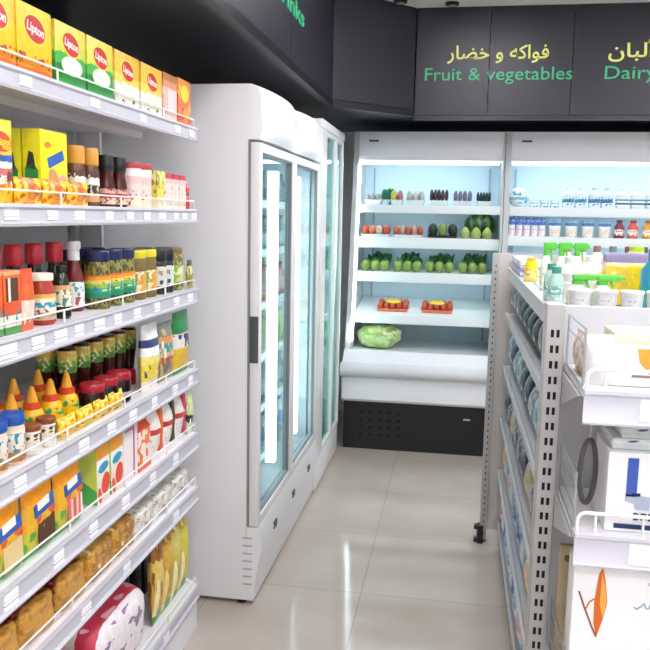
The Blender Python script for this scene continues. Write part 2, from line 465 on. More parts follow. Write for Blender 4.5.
def pouch(name, cat, w, h, t, m, **k):
    o = thing(name, '', cat)
    obj('body', pouch_bm(w, h, t, **k), m, o, sharp=60)
    return o
SHN = ['top rack shelf', 'second rack shelf', 'third rack shelf', 'fourth rack shelf', 'fifth rack shelf', 'sixth rack shelf', 'bottom rack shelf']
def zs(i): return SH[i]+0.0008
def fx(x, d): return x-d/2

# ---- shelf 1: tea cartons
def tea(name, w, h, m, logo_z, logo_r, panel=None, oval='red'):
    d = 0.046; t = carton(name, 'tea carton', w, d, h, m)
    x = d/2
    decal(t, 'logo_border', ell(0, logo_z, logo_r*1.14, logo_r*0.76, -0.18), x, LOGOYEL, 0.0008)
    lg = decal(t, 'logo', ell(0, logo_z, logo_r, logo_r*0.64, -0.18), x+0.0006, LOGORED, 0.0008)
    text('logo_lettering', 'Lipton', logo_r*0.66, LOGOWHITE, lg, (x+0.0016, 0, logo_z-logo_r*0.2), (PI/2, 0.12, PI/2), 0.0004, 0.0004)
    if panel:
        cz, ry, rz, pm = panel
        decal(t, 'picture', ell(0.004, cz, ry, rz), x, pm, 0.0008)
    return t
TEA_Y = bands('yellow tea carton print', [(0, '#e8641c'), (0.10, '#f39a14'), (0.22, '#f7c417'), (0.9, '#f6cf2c')], 'Z', 0.38, [(5, 0.60, '#c9461f', 0.0, 0.30), (7, 0.66, '#3c6a2a', 0.08, 0.3)], wobble=0.12)
TEA_G = bands('green tea carton print', [(0, '#2f9a3c'), (0.35, '#49ad45'), (0.55, '#c9d24a'), (0.72, '#e6cf4e')], 'Z', 0.38, [(5, 0.62, '#1f7a34', 0.0, 0.35)], wobble=0.35)
TEA_W = bands('white and yellow tea carton print', [(0, '#efe9dd'), (0.16, '#f1ead9'), (0.45, '#f0cf63'), (0.6, '#ecb93a')], 'Z', 0.38, [(6, 0.64, '#4c4c34', 0.0, 0.25)], wobble=0.3)
PINKT = bands('pink tea carton print', [(0, '#e8c8b8'), (0.2, '#e9b9b0'), (0.7, '#d98f6a'), (0.85, '#b87344')], 'Z', 0.4, [(6, 0.62, '#f6ded6', 0.1, 0.7)], wobble=0.1)
ORT = bands('orange tea carton print', [(0, '#ea6d4d'), (0.3, '#e9754c'), (0.75, '#e98b3c')], 'Z', 0.4, [(4, 0.58, '#f6b93f', 0.1, 0.95), (6, 0.64, '#d0472f', 0.2, 0.9)])
g = 'tea cartons on the top rack shelf'
xp = fx(-0.92, 0.046)
p = tea('tea_carton', 0.142, 0.146, TEA_Y, 0.098, 0.042, None)
place(p, [(xp, 1.622, zs(0)), (xp, 1.474, zs(0)), (xp, 1.326, zs(0))], '', '', labels=[
    'yellow tea carton with a red oval logo, left of the green carton', 'yellow tea carton cut by the photo edge on the top rack shelf',
    'yellow tea carton nearest the camera on the top rack shelf'], group=g)
p = tea('tea_carton', 0.147, 0.143, TEA_G, 0.099, 0.039, (0.05, 0.050, 0.022, mat('pale cup picture', '#e4e6d2', 0.45)))
place(p, [(xp, 1.782, zs(0)), (xp, 1.938, zs(0))], '', '', labels=['green and yellow tea carton right beside the yellow carton, top rack shelf', 'green and yellow tea carton beside the white and yellow carton, top rack shelf'], group=g)
p = tea('tea_carton', 0.160, 0.142, TEA_W, 0.096, 0.039, (0.038, 0.046, 0.02, CREAM))
place(p, [(xp, 2.104, zs(0)), (xp, 2.280, zs(0))], '', '', labels=['yellow and white tea carton right after the green cartons, top rack shelf', 'yellow and white tea carton beside the pink carton, top rack shelf'], group=g)
p = carton('tea_carton', 'tea carton', 0.118, 0.05, 0.145, PINKT); place(p, [(fx(-.92, .05), 2.432, zs(0))], 'pink and brown carton', 'between yellow white tea and orange carton, top rack shelf')
decal(p, 'printed_panel', quad(0.01, 0.06, 0.07, 0.08), 0.025, mat('pale pink print', '#efd0cc', 0.45))
p = carton('tea_carton', 'tea carton', 0.122, 0.05, 0.150, ORT); place(p, [(fx(-.92, .05), 2.562, zs(0))], 'orange carton with yellow print', 'last one by the fridge, top rack shelf')
decal(p, 'picture', ell(0, 0.105, 0.036, 0.028), 0.025, LOGOYEL); decal(p, 'picture', ell(0.012, 0.035, 0.03, 0.022), 0.025, mat('print orange', '#f6a04a', 0.45))

# ---- shelf 2
MAGGI = bands('yellow soup pouch print', [(0, '#f3c21c'), (0.22, '#efe6cf'), (0.34, '#d96d6a'), (0.42, '#e9e3d6'), (0.50, '#3458a8'), (0.58, '#f4d832')], 'Z', 0.35, [(6, 0.6, '#e77a1d', 0.0, 0.3), (6, 0.6, '#7c3146', 0.24, 0.42)], wobble=0.08)
p = pouch('soup_pouch', 'pouch', 0.125, 0.172, 0.03, MAGGI)
lg = decal(p, 'logo', ell(0.0, 0.125, 0.036, 0.020, -0.12), 0.0150, mat('logo orange red', '#dd4b22', 0.4), 0.002)
text('logo_lettering', 'Maggi', 0.027, LOGOYEL, lg, (0.0176, 0, 0.117), (PI/2, 0.1, PI/2), 0.0004, 0.0004)
place(p, [(-0.935, 1.478, zs(1)), (-0.935, 1.345, zs(1))], 'yellow soup pouch with a red oval logo', 'second rack shelf', group='yellow soup pouches', labels=['yellow soup pouch with orange red oval logo, left of the yellow cartons', 'yellow soup pouch nearest the camera on the second rack shelf'])
NESQ = bands('bright yellow carton print', [(0, '#f1dc1d'), (0.3, '#f4e40f'), (0.8, '#f2e21c')], 'Z', 0.35, [(5, 0.60, '#e6a01c', 0.0, 0.25)])
def yellow_carton():
    w, d, h = 0.124, 0.046, 0.172
    t = carton('drink_powder_carton', 'carton', w, d, h, NESQ)
    decal(t, 'wordmark', quad(0.005, 0.108, 0.075, 0.024, 0.32), d/2, PRBLUE)
    decal(t, 'logo', ell(-0.03, 0.138, 0.014, 0.007), d/2, ORANGE)
    decal(t, 'picture', ell(-0.005, 0.055, 0.022, 0.032, 0.5), d/2, mat('print tan', '#c99662', 0.5))
    decal(t, 'picture', ell(0.03, 0.04, 0.022, 0.035, -0.4), d/2, mat('print pink', '#d99a9c', 0.5))
    bm = BM(); prism(bm, [(-0.018, 0.035), (0.014, 0.035), (0.016, 0.078), (0.004, 0.095), (-0.016, 0.085)], -w/2-0.0012, -w/2+0.0006, 'XZ')
    obj('side_picture', bm, PRGREEN, t)
    bm = BM(); prism(bm, [(-0.014, 0.085), (0.010, 0.080), (0.004, 0.118), (-0.006, 0.122)], -w/2-0.0012, -w/2+0.0006, 'XZ')
    obj('side_picture', bm, mat('print dark', '#30302c', 0.5), t)
    return t
p = yellow_carton()
place(p, [(fx(-.944, .046), 1.735, zs(1)), (fx(-.944, .046)-0.05, 1.735, zs(1)), (fx(-.944, .046)-0.10, 1.735, zs(1))], '', '', group='bright yellow drink powder cartons',
      labels=['large bright yellow carton with a blue word, front one on the second rack shelf', 'bright yellow carton directly behind the front yellow carton, second rack shelf', 'bright yellow carton at the back of three, second rack shelf'])
LOWP = bands('orange sachet print', [(0, '#f2c41a'), (0.35, '#ee9d22'), (0.7, '#f0d21e')], 'Y', 0.35, [(4, 0.56, '#e0641f', 0.0, 1.0), (5, 0.64, '#5d86b8', 0.3, 0.9)])
p = pouch('soup_sachet', 'sachet', 0.11, 0.058, 0.02, LOWP)
place(p, [(-0.929, 1.588, zs(1)), (-0.928, 1.70, zs(1)), (-0.929, 1.812, zs(1))], 'small orange and yellow soup sachet', 'behind second shelf wire')
COFFEE = mat('brown coffee glass', '#6d4a35', 0.18)
LB1 = bands('coffee label print', [(0, '#d7a36a'), (0.3, '#3b2a24'), (0.55, '#efe9e0'), (0.8, '#5a3b2c')], 'Z', 0.4, [(6, 0.6, '#d8c7b4', 0.1, 0.9)], wobble=0.25)
def coffee(): return round_thing('coffee_jar', 'jar', [(0.024, 0), (0.030, 0.006), (0.031, 0.06), (0.029, 0.095), (0.026, 0.108)], COFFEE,
    [(0.0285, 0.106), (0.0300, 0.110), (0.0300, 0.146), (0.0285, 0.150)], mat('golden orange lid', '#d99a3c', 0.35), [(0.0316, 0.012), (0.0318, 0.06), (0.0300, 0.09)], LB1)
place(slim(coffee(), .76), [(-0.957, 1.862, zs(1)), (-0.957, 1.940, zs(1))], 'coffee jar with orange lid', 'second rack shelf')
place(slim(coffee(), .76), [(-1.02, 1.862, zs(1)), (-1.02, 1.940, zs(1))], 'orange lidded coffee jar, back row', 'second rack shelf')
DKB = mat('dark red sauce glass', '#4a1512', 0.15)
LB2 = bands('pink fruit label print', [(0, '#e9c9b0'), (0.4, '#c24a44'), (0.7, '#e6b6a6')], 'Z', 0.4, [(5, 0.58, '#8d2a26', 0, 1)])
def blk(): return round_thing('sauce_bottle', 'bottle', [(0.026, 0), (0.030, 0.005), (0.030, 0.06), (0.022, 0.085), (0.024, 0.10)], DKB,
    [(0.0255, 0.099), (0.0265, 0.104), (0.0265, 0.137), (0.025, 0.140)], BLACK, [(0.0306, 0.008), (0.0308, 0.05)], LB2, 'cap')
place(slim(blk(), .78), [(-0.957, 2.036, zs(1)), (-0.957, 2.116, zs(1))], 'dark bottle with black cap', 'second rack shelf')
place(slim(blk(), .78), [(-1.03, 2.036, zs(1)), (-1.03, 2.116, zs(1))], 'dark black capped bottle, back row', 'second rack shelf')
PKT = bands('pale pink can print', [(0, '#f2e3c8'), (0.25, '#f0d8cc'), (0.6, '#efc4bd'), (0.8, '#f4ece4')], 'Z', 0.4, [(5, 0.62, '#c9554b', 0.0, 0.35), (9, 0.66, '#4a4540', 0.3, 0.5)])
def canister(): return round_thing('milk_powder_can', 'can', [(0.034, 0), (0.035, 0.003), (0.035, 0.112), (0.034, 0.115)], PKT, [(0.0365, 0.1145), (0.0365, 0.128), (0.035, 0.131)], mat('dark red lid', '#b23038', 0.35))
place(slim(canister(), .9), [(-0.957, 2.198, zs(1)), (-0.957, 2.275, zs(1))], 'pale pink can with red lid', 'second rack shelf')
place(slim(canister(), .9), [(-1.04, 2.198, zs(1)), (-1.04, 2.275, zs(1))], 'red lidded pale pink can, back row', 'second rack shelf')
YG = bands('yellow olive carton print', [(0, '#efe4c0'), (0.3, '#ecd55a'), (0.7, '#e8dc8a')], 'Z', 0.4, [(4, 0.56, '#8a8a3c', 0.4, 1)])
p = carton('powder_carton', 'carton', 0.066, 0.045, 0.116, YG); place(p, [(fx(-.92, .045), 2.350, zs(1))], 'small yellow carton with olive print', 'beside the pink cans, second rack shelf')
PK2 = bands('pink pack print', [(0, '#f0e2d0'), (0.4, '#f3d9d2'), (0.72, '#f0c0bc'), (0.85, '#c83f44')], 'Z', 0.4, [(6, 0.62, '#e59a9a', 0.1, 0.8)])
p = carton('dessert_carton', 'carton', 0.062, 0.045, 0.113, PK2)
place(p, [(fx(-.925, .045), y, zs(1)) for y in (2.421, 2.488, 2.555)], 'slim pink carton with red top', 'second rack shelf')
CANR = bands('red can print', [(0, '#d8423f'), (0.3, '#e05a55'), (0.55, '#6a5a58'), (0.7, '#d24644')], 'Z', 0.3, [(5, 0.6, '#f0b0a8', 0, 1)])
p = round_thing('drink_can', 'can', [(0.016, 0), (0.019, 0.004), (0.019, 0.078), (0.016, 0.086)], CANR, [(0.0155, 0.0855), (0.015, 0.088)], CHROME)
place(p, [(-0.938, 2.602, zs(1))], 'small red can', 'last item by the fridge, second rack shelf')

# ---- shelf 3
SOY = mat('dark soy sauce glass', '#1d0f0d', 0.12)
def soy(): return round_thing('soy_sauce_bottle', 'bottle', [(0.026, 0), (0.029, 0.005), (0.029, 0.085), (0.018, 0.115), (0.017, 0.135)], SOY,
    [(0.0225, 0.132), (0.0235, 0.136), (0.0235, 0.178), (0.021, 0.182)], RED, [(0.0296, 0.012), (0.0298, 0.07)], bands('soy label print', [(0, '#c94a2a'), (0.5, '#e9d9a8')], 'Z', 0.4, [(5, .6, '#7a2018', 0, 1)]), 'cap')
place(slim(soy(), .92), [(-1.025, y, zs(2)) for y in (1.505, 1.592, 1.679, 1.770, 1.868)], 'dark bottle with tall red cap, back row', 'third rack shelf')
KET = mat('ketchup red plastic', '#6d1414', 0.22)
p = round_thing('ketchup_bottle', 'bottle', [(0.028, 0), (0.032, 0.006), (0.033, 0.06), (0.028, 0.10), (0.017, 0.135)], KET,
    [(0.0205, 0.134), (0.020, 0.155), (0.0185, 0.158), (0.024, 0.166), (0.024, 0.182), (0.022, 0.184)], mat('white cap', '#eceef0', 0.35), [(0.0336, 0.014), (0.0338, 0.055), (0.0318, 0.078)],
    bands('white green label print', [(0, '#e8e6e2'), (0.5, '#dfe3e4')], 'Z', 0.4, [(4, .58, '#a04048', 0, .5), (4, .6, '#5f8f7c', .3, 1)]), 'cap')
place(slim(p, .8), [(-0.995, 1.912, zs(2))], 'red ketchup bottle with white cap', 'beside the olive jars, third rack shelf')
ORB = bands('orange sauce carton print', [(0, '#5d9a54'), (0.12, '#dfe6d6'), (0.3, '#e2562a'), (0.5, '#e9682f'), (0.94, '#f0a070')], 'Z', 0.4, [(4, 0.58, '#2f8fa0', 0.12, 0.4)])
p = carton('sauce_carton', 'carton', 0.07, 0.05, 0.134, ORB)
decal(p, 'picture', quad(-0.006, 0.095, 0.044, 0.05), 0.025, mat('print brown picture', '#54392c', 0.5)); decal(p, 'picture', quad(-0.018, 0.095, 0.008, 0.05), 0.0256, CREAM)
place(p, [(fx(-.925, .05), 1.512, zs(2)), (fx(-.925, .05), 1.436, zs(2))], '', '', group='orange sauce cartons', labels=['orange sauce carton with a dark picture, left of the orange pouch, third rack shelf', 'orange sauce carton nearest the camera on the third rack shelf'])
p = pouch('sauce_pouch', 'pouch', 0.046, 0.136, 0.024, bands('orange pouch print', [(0, '#ea6a3a'), (0.2, '#f0d0c0'), (0.5, '#ec6a34'), (0.75, '#e4552a')], 'Z', 0.35, [(5, .6, '#f4e4da', .1, .5)]))
place(p, [(-0.925, 1.562, zs(2))], 'narrow orange sauce pouch', 'between the orange carton and salsa jar, third rack shelf')
SALSA = mat('salsa red glass', '#a83820', 0.15)
SALL = bands('salsa label print', [(0, '#c9b09a'), (0.3, '#e9dccb'), (0.48, '#2f9aa8'), (0.68, '#f0e0a0'), (0.85, '#e8b060')], 'Z', 0.4, [(5, .58, '#9c4a30', 0, .45), (4, .6, '#e9ecec', .4, .8)])
def salsa(): return round_thing('salsa_jar', 'jar', [(0.036, 0), (0.041, 0.006), (0.041, 0.075), (0.033, 0.095), (0.032, 0.104)], SALSA, [(0.035, 0.102), (0.036, 0.105), (0.036, 0.115), (0.034, 0.118)], CREAM, [(0.0416, 0.012), (0.0418, 0.072)], SALL)
place(slim(salsa(), .82), [(-0.950, 1.664, zs(2))], 'round salsa jar with cream lid', 'beside the orange pouch, third rack shelf')
GRB = mat('dark green bottle glass', '#1d2a1a', 0.12)
p = round_thing('dressing_bottle', 'bottle', [(0.024, 0), (0.029, 0.006), (0.030, 0.06), (0.020, 0.10), (0.013, 0.115)], GRB, [(0.016, 0.113), (0.016, 0.128), (0.014, 0.13)], BLACK, [(0.0304, 0.03), (0.0306, 0.058), (0.0256, 0.082)],
    bands('cream green label print', [(0, '#e2dcc4'), (0.5, '#ead9a8'), (.8, '#e8a070')], 'Z', 0.4, [(4, .56, '#3c7a74', 0, .8)]), 'cap')
place(slim(p, .78), [(-0.955, 1.770, zs(2))], 'dark green dressing bottle', 'between salsa jar and ketchup bottle, third rack shelf')
OLV = bands('olives in a jar', [(0, '#5e5a26'), (1, '#6e6a30')], 'Z', 0.15, [(7, .5, '#8a8440', 0, 1), (9, .6, '#3a3416', 0, 1)])
RAIN = bands('rainbow label print', [(0, '#1f8a6a'), (0.22, '#2fa05a'), (0.42, '#8fc04a'), (0.6, '#e6d040'), (0.78, '#ee9a30'), (.92, '#e06a2a')], 'Z', 0.4, [(3.5, .58, '#dfeef0', .3, .7), (4.5, .6, '#2c78b0', .3, .7)])
def olive(): return round_thing('olive_jar', 'jar', [(0.040, 0), (0.044, 0.006), (0.044, 0.118), (0.040, 0.130)], OLV, [(0.0415, 0.128), (0.0425, 0.132), (0.0425, 0.154), (0.040, 0.157)], NAVY, [(0.0446, 0.030), (0.0447, 0.092)], RAIN)
place(slim(olive(), .80), [(-0.965, y, zs(2)) for y in (1.985, 2.068, 2.150)], 'olive jar with navy lid and rainbow label', 'third rack shelf')
YLJ = bands('yellow green label print', [(0, '#b8a438'), (0.3, '#d8c850'), (0.6, '#7fa848'), (0.8, '#e0a040')], 'X', 0.4, [(4, .58, '#e8e4c0', 0, 1)])
def pepper(): return round_thing('pepper_jar', 'jar', [(0.040, 0), (0.044, 0.006), (0.044, 0.115), (0.041, 0.125)], mat('amber pickle glass', '#7a6430', 0.15), [(0.0425, 0.124), (0.0435, 0.127), (0.0435, 0.144), (0.041, 0.147)], mat('lemon yellow lid', '#e6d434', 0.35), [(0.0446, 0.020), (0.0447, 0.085)], YLJ)
place(slim(pepper(), .80), [(-0.965, 2.232, zs(2)), (-0.965, 2.318, zs(2))], 'pepper jar with yellow lid', 'third rack shelf')
BKJ = bands('white label with dark print', [(0, '#1e2226'), (0.12, '#d9e0d8'), (0.9, '#e0e4dc')], 'Z', 0.4, [(4, .6, '#3c4640', .2, .8), (4, .62, '#d08a5a', .6, 1)])
def bkj(): return round_thing('capers_jar', 'jar', [(0.030, 0), (0.033, 0.005), (0.033, 0.10), (0.030, 0.108)], mat('dark jar glass', '#2a2a24', 0.15), [(0.032, 0.106), (0.033, 0.109), (0.033, 0.143), (0.031, 0.146)], mat('black lid', '#16191f', 0.35), [(0.0336, 0.018), (0.0337, 0.09)], BKJ)
place(slim(bkj(), .86), [(-0.955, 2.396, zs(2)), (-0.955, 2.462, zs(2))], 'slim jar with tall black lid', 'third rack shelf')
PICK = bands('pickles in a jar', [(0, '#76703a'), (1, '#8a8a4a')], 'Z', 0.15, [(6, .52, '#a8a860', 0, 1), (8, .6, '#4c4a20', 0, 1)])
p = round_thing('pickle_jar', 'jar', [(0.044, 0), (0.049, 0.006), (0.049, 0.115), (0.044, 0.130)], PICK, [(0.045, 0.128), (0.0465, 0.131), (0.0465, 0.142), (0.044, 0.145)], mat('brown lid', '#8a6a44', 0.4), [(0.0496, 0.03), (0.0497, 0.085)],
    bands('pale green label print', [(0, '#c8d48a'), (.5, '#dfe2b0')], 'Z', 0.4, [(4, .56, '#88a838', 0, 1)]))
place(p, [(-0.975, 2.548, zs(2))], 'large pickle jar with pale green label', 'third rack shelf near the fridge')
p = pouch('olive_pouch', 'pouch', 0.042, 0.10, 0.02, bands('olive pouch print', [(0, '#a89a48'), (.5, '#d8d890'), (.8, '#3c4030')], 'Z', 0.35, [(5, .6, '#70702c', 0, 1)]))
place(p, [(-0.922, 2.606, zs(2))], 'small olive green pouch', 'last item by the fridge, third rack shelf')

place(slim(olive(), .80), [(-1.055, y, zs(2)) for y in (1.985, 2.068, 2.150)], 'navy lidded olive jar, back row', 'third rack shelf')
place(slim(pepper(), .80), [(-1.055, 2.232, zs(2)), (-1.055, 2.318, zs(2))], 'yellow lidded pepper jar, back row', 'third rack shelf')
place(slim(bkj(), .86), [(-1.03, 2.396, zs(2)), (-1.03, 2.462, zs(2))], 'black lidded slim jar, back row', 'third rack shelf')
# ---- shelf 4
MUS = mat('mustard yellow plastic', '#f0b417', 0.3)
MUSL = bands('mustard label print', [(0, '#f0b417'), (0.25, '#f3c01c'), (1, '#f3c01c')], 'Z', 0.3, [(3.2, .53, '#2f9a5c', .05, .95)])
def mustard():
    t = round_thing('mustard_bottle', 'bottle', [(0.030, 0), (0.036, 0.006), (0.037, 0.055), (0.034, 0.075), (0.024, 0.085)], MUS,
        [(0.0185, 0.101), (0.0165, 0.110), (0.009, 0.134), (0.005, 0.142)], mat('amber nozzle', '#f2a81c', 0.35), [(0.0374, 0.010), (0.0378, 0.055), (0.0352, 0.072)], MUSL, 'nozzle')
    obj('collar', lathe(BM(), [(0.0245, 0.084), (0.0265, 0.087), (0.0245, 0.099), (0.0190, 0.102)], 18), mat('orange red collar', '#d0421c', 0.35), t)
    return t
place(slim(mustard(), .80, .95), [(-0.99, y, zs(3)) for y in (1.505, 1.592, 1.679, 1.766, 1.848)], 'yellow pointed nozzle mustard bottle, front row', 'fourth rack shelf')
place(slim(mustard(), .80, .95), [(-1.075, y, zs(3)) for y in (1.655, 1.742, 1.857)], 'yellow pointed nozzle mustard bottle, back row', 'fourth rack shelf')
CHOC = bands('cream spread label print', [(0, '#b8844a'), (0.3, '#e8d8c0'), (0.6, '#e4dcd0')], 'Z', 0.4, [(4, .56, '#1f8fa0', .3, .9), (5, .6, '#c05a3a', 0, .5)])
def blue(): return round_thing('cheese_jar', 'jar', [(0.027, 0), (0.030, 0.004), (0.031, 0.08), (0.029, 0.09)], mat('cream cheese glass', '#e5d3b4', 0.2), [(0.031, 0.088), (0.032, 0.091), (0.032, 0.110), (0.030, 0.113)], mat('royal blue lid', '#2453a4', 0.35), [(0.0316, 0.008), (0.0318, 0.078)], CHOC)
place(slim(blue(), .85), [(-0.945, y, zs(3)) for y in (1.385, 1.452, 1.519)], 'cream jar with blue lid', 'fourth rack shelf')
BRN = bands('spread jar label print', [(0, '#e9e6dc'), (0.35, '#e6dcc4'), (1, '#e9dfc6')], 'Z', 0.4, [(3.5, .54, '#5c3a28', .35, 1)])
def brj(): return round_thing('spread_jar', 'jar', [(0.025, 0), (0.028, 0.004), (0.028, 0.012), (0.027, 0.050), (0.025, 0.056)], mat('pale spread glass', '#e7e2d4', 0.2), [(0.0262, 0.055), (0.027, 0.058), (0.027, 0.067), (0.025, 0.069)], mat('brown spread lid', '#8a4a2a', 0.4), [(0.0286, 0.012), (0.0276, 0.050)], BRN)
place(slim(brj(), .85), [(-0.942, 1.588, zs(3)), (-0.942, 1.655, zs(3))], 'short spread jar with brown lid', 'fourth rack shelf')
YP = bands('lemon yellow pack print', [(0, '#efc42a'), (.5, '#f1d83a')], 'Y', 0.35, [(4, .58, '#d4862c', 0, 1), (5, .6, '#f6ef7a', 0, 1)])
p = pouch('sauce_sachet', 'sachet', 0.085, 0.052, 0.03, YP)
place(p, [(-0.933, y, zs(3)) for y in (1.735, 1.828, 1.921, 2.014)], 'low yellow sauce sachet', 'behind fourth shelf wire')
AMB = mat('dark amber sauce', '#3a170c', 0.15)
AMBL = bands('yellow green sleeve print', [(0, '#4c8a3c'), (0.3, '#7fae48'), (0.55, '#d6c44c'), (0.85, '#e0b848')], 'Z', 0.35, [(5, .6, '#e8e8b0', 0, 1)])
def squeeze(): return round_thing('upside_down_sauce_bottle', 'bottle', [(0.017, 0.050), (0.019, 0.055), (0.029, 0.125), (0.029, 0.178), (0.025, 0.186)], AMB,
    [(0.024, 0), (0.026, 0.004), (0.025, 0.044), (0.019, 0.052)], RED, [(0.0286, 0.118), (0.0296, 0.126), (0.0296, 0.178)], AMBL, 'cap')
place(slim(squeeze(), .85), [(-1.03, y, zs(3)) for y in (1.930, 2.010, 2.090, 2.170, 2.250, 2.330)], 'upside down amber sauce bottle, back row', 'fourth rack shelf')
place(slim(squeeze(), .85), [(-1.095, y, zs(3)) for y in (1.930, 2.010, 2.090, 2.170, 2.250, 2.330)], 'upside down amber sauce bottle, rearmost row', 'fourth rack shelf')
JAM = mat('dark jam glass', '#210a0c', 0.12)
def jam(): return round_thing('jam_jar', 'jar', [(0.034, 0), (0.038, 0.005), (0.038, 0.062), (0.034, 0.070)], JAM, [(0.037, 0.068), (0.038, 0.071), (0.038, 0.086), (0.035, 0.090)], mat('glossy raspberry lid', '#a81d30', 0.2), [(0.0386, 0.016), (0.0387, 0.032)], mat('grey jam label', '#b9b2b4', 0.4))
place(slim(jam(), .92), [(-0.963, y, zs(3)) for y in (1.935, 2.020, 2.105)], 'dark jam jar with glossy red lid', 'fourth rack shelf')
WB = bands('white and yellow jug print', [(0, '#efe6d8'), (0.14, '#f0d64a'), (0.40, '#f2e27a'), (0.52, '#f2f2f0'), (0.66, '#3a3f72'), (0.78, '#e6e3e0')], 'Z', 0.35, [(5, .62, '#50586a', .2, .4)])
p = pouch('mayonnaise_pouch', 'pouch', 0.125, 0.205, 0.05, WB, crimp=0.05); place(p, [(-0.945, 2.290, zs(3))], 'white and yellow mayonnaise pouch', 'beside the amber bottles, fourth rack shelf')
TN = bands('tan and teal pack print', [(0, '#8f8a70'), (0.15, '#7a7460'), (0.32, '#a8542c'), (0.42, '#d8b48a'), (0.5, '#2f8f88'), (0.66, '#e08a40'), (0.76, '#7d8478')], 'Z', 0.35, [(5, .58, '#c9a878', .1, .9), (4, .6, '#e8e8e0', .4, .7)])
p = pouch('noodle_pouch', 'pouch', 0.118, 0.195, 0.04, TN, crimp=0.05); place(p, [(-0.942, 2.416, zs(3))], 'tan pouch with a teal band', 'left of the green topped pouch, fourth rack shelf')
GT = bands('green topped pouch print', [(0, '#2f8050'), (0.06, '#e0b838'), (0.34, '#e6c23a'), (0.42, '#ece6dc'), (0.62, '#e8d6c0'), (0.66, '#2a8448')], 'Z', 0.35, [(3.6, .54, '#33306e', .43, .64), (4, .6, '#8fae3c', .06, .4)])
p = pouch('sauce_pouch', 'pouch', 0.145, 0.215, 0.04, GT, crimp=0.03); place(p, [(-0.938, 2.550, zs(3))], 'tall pouch with green top', 'last item by the fridge, fourth rack shelf')

# ---- shelf 5
BRD = bands('orange mix pouch print', [(0, '#4a9a3c'), (0.10, '#c8c040'), (0.35, '#e6b030'), (0.72, '#f09a1c'), (1, '#ee9016')], 'Z', 0.35, [(4, .62, '#5ca844', 0, .35)], wobble=0.15)
def mix(pic):
    t = pouch('bread_mix_pouch', 'pouch', 0.132, 0.175, 0.034, BRD, crimp=0.05)
    decal(t, 'banner', quad(0.004, 0.112, 0.082, 0.030, 0.12), 0.0160, PRBLUE, 0.0025)
    decal(t, 'banner_lettering', quad(-0.002, 0.120, 0.05, 0.020, 0.12), 0.0182, LOGOWHITE, 0.0010)
    decal(t, 'red_strip', quad(0.012, 0.088, 0.08, 0.014, 0.12), 0.0155, mat('print red orange', '#de5a30', 0.45), 0.002)
    decal(t, 'picture', quad(0.014, 0.048, 0.072, 0.058, 0.05), 0.0155, pic, 0.002)
    return t
pics = [mat('bread picture', '#dcc48c', 0.5), mat('chocolate picture', '#553322', 0.5), bands('pink stripe picture', [(0, '#d8706a'), (.2, '#f0c8b8'), (.35, '#cf5a58'), (.55, '#eac0b0'), (.7, '#d06a60'), (.85, '#e8dcd4')], 'Y', 0.5)]
for y, pc, lb in ((1.45, 0, 'orange bread mix pouch with cream picture, fifth rack shelf'), (1.590, 1, 'orange bread mix pouch with chocolate brown picture, fifth rack shelf'), (1.728, 2, 'orange bread mix pouch with pink striped picture, fifth rack shelf')):
    p = mix(pics[pc]); p.location = (-0.935, y, zs(4)); p['label'] = lb; p['group'] = 'orange bread mix pouches'
JUI = bands('fruit drink carton print', [(0, '#e6dccb'), (0.42, '#e9e2d4'), (0.62, '#e8ecec'), (0.78, '#f0a02c')], 'Z', 0.38)
def juice():
    w, d, h = 0.078, 0.07, 0.158
    t = carton('fruit_drink_carton', 'carton', w, d, h, JUI)
    decal(t, 'wordmark', ell(0.0, 0.098, 0.030, 0.013, 0.15), d/2, mat('print teal blue', '#2f9ab8', 0.45))
    decal(t, 'picture', ell(0.012, 0.050, 0.023, 0.030, -0.3), d/2, mat('print strawberry', '#dd4a30', 0.45))
    decal(t, 'picture', ell(-0.024, 0.025, 0.010, 0.022, 0.2), d/2, mat('print strawberry'))
    bm = BM(); prism(bm, [(-d/2, 0.003), (d/2, 0.003), (d/2, 0.04), (-d/2, 0.085)], -w/2-0.0012, -w/2+0.0006, 'XZ'); obj('side_print', bm, mat('print leaf green', '#4fae4c', 0.45), t)
    bm = BM(); prism(bm, [(-d/2, 0.085), (d/2, 0.04), (d/2, 0.155), (-d/2, 0.155)], -w/2-0.0012, -w/2+0.0006, 'XZ'); obj('side_print', bm, mat('print lime', '#c8d45a', 0.45), t)
    return t
place(juice(), [(fx(-.925, .07), 1.915, zs(4)), (fx(-.925, .07), 2.002, zs(4))], 'orange topped fruit drink carton', 'fifth rack shelf')
p = carton('cereal_carton', 'carton', 0.098, 0.10, 0.168, mat('pinkish white board', '#f0e6e4', 0.4))
decal(p, 'printed_border', quad(0.02, 0.085, 0.008, 0.15), 0.05, mat('print mauve', '#b0688a', 0.45)); decal(p, 'printed_border', quad(-0.012, 0.155, 0.06, 0.007), 0.05, mat('print mauve'))
place(p, [(fx(-.925, .10), 2.098, zs(4))], 'white carton with mauve border', 'beside the fruit drink cartons, fifth rack shelf')
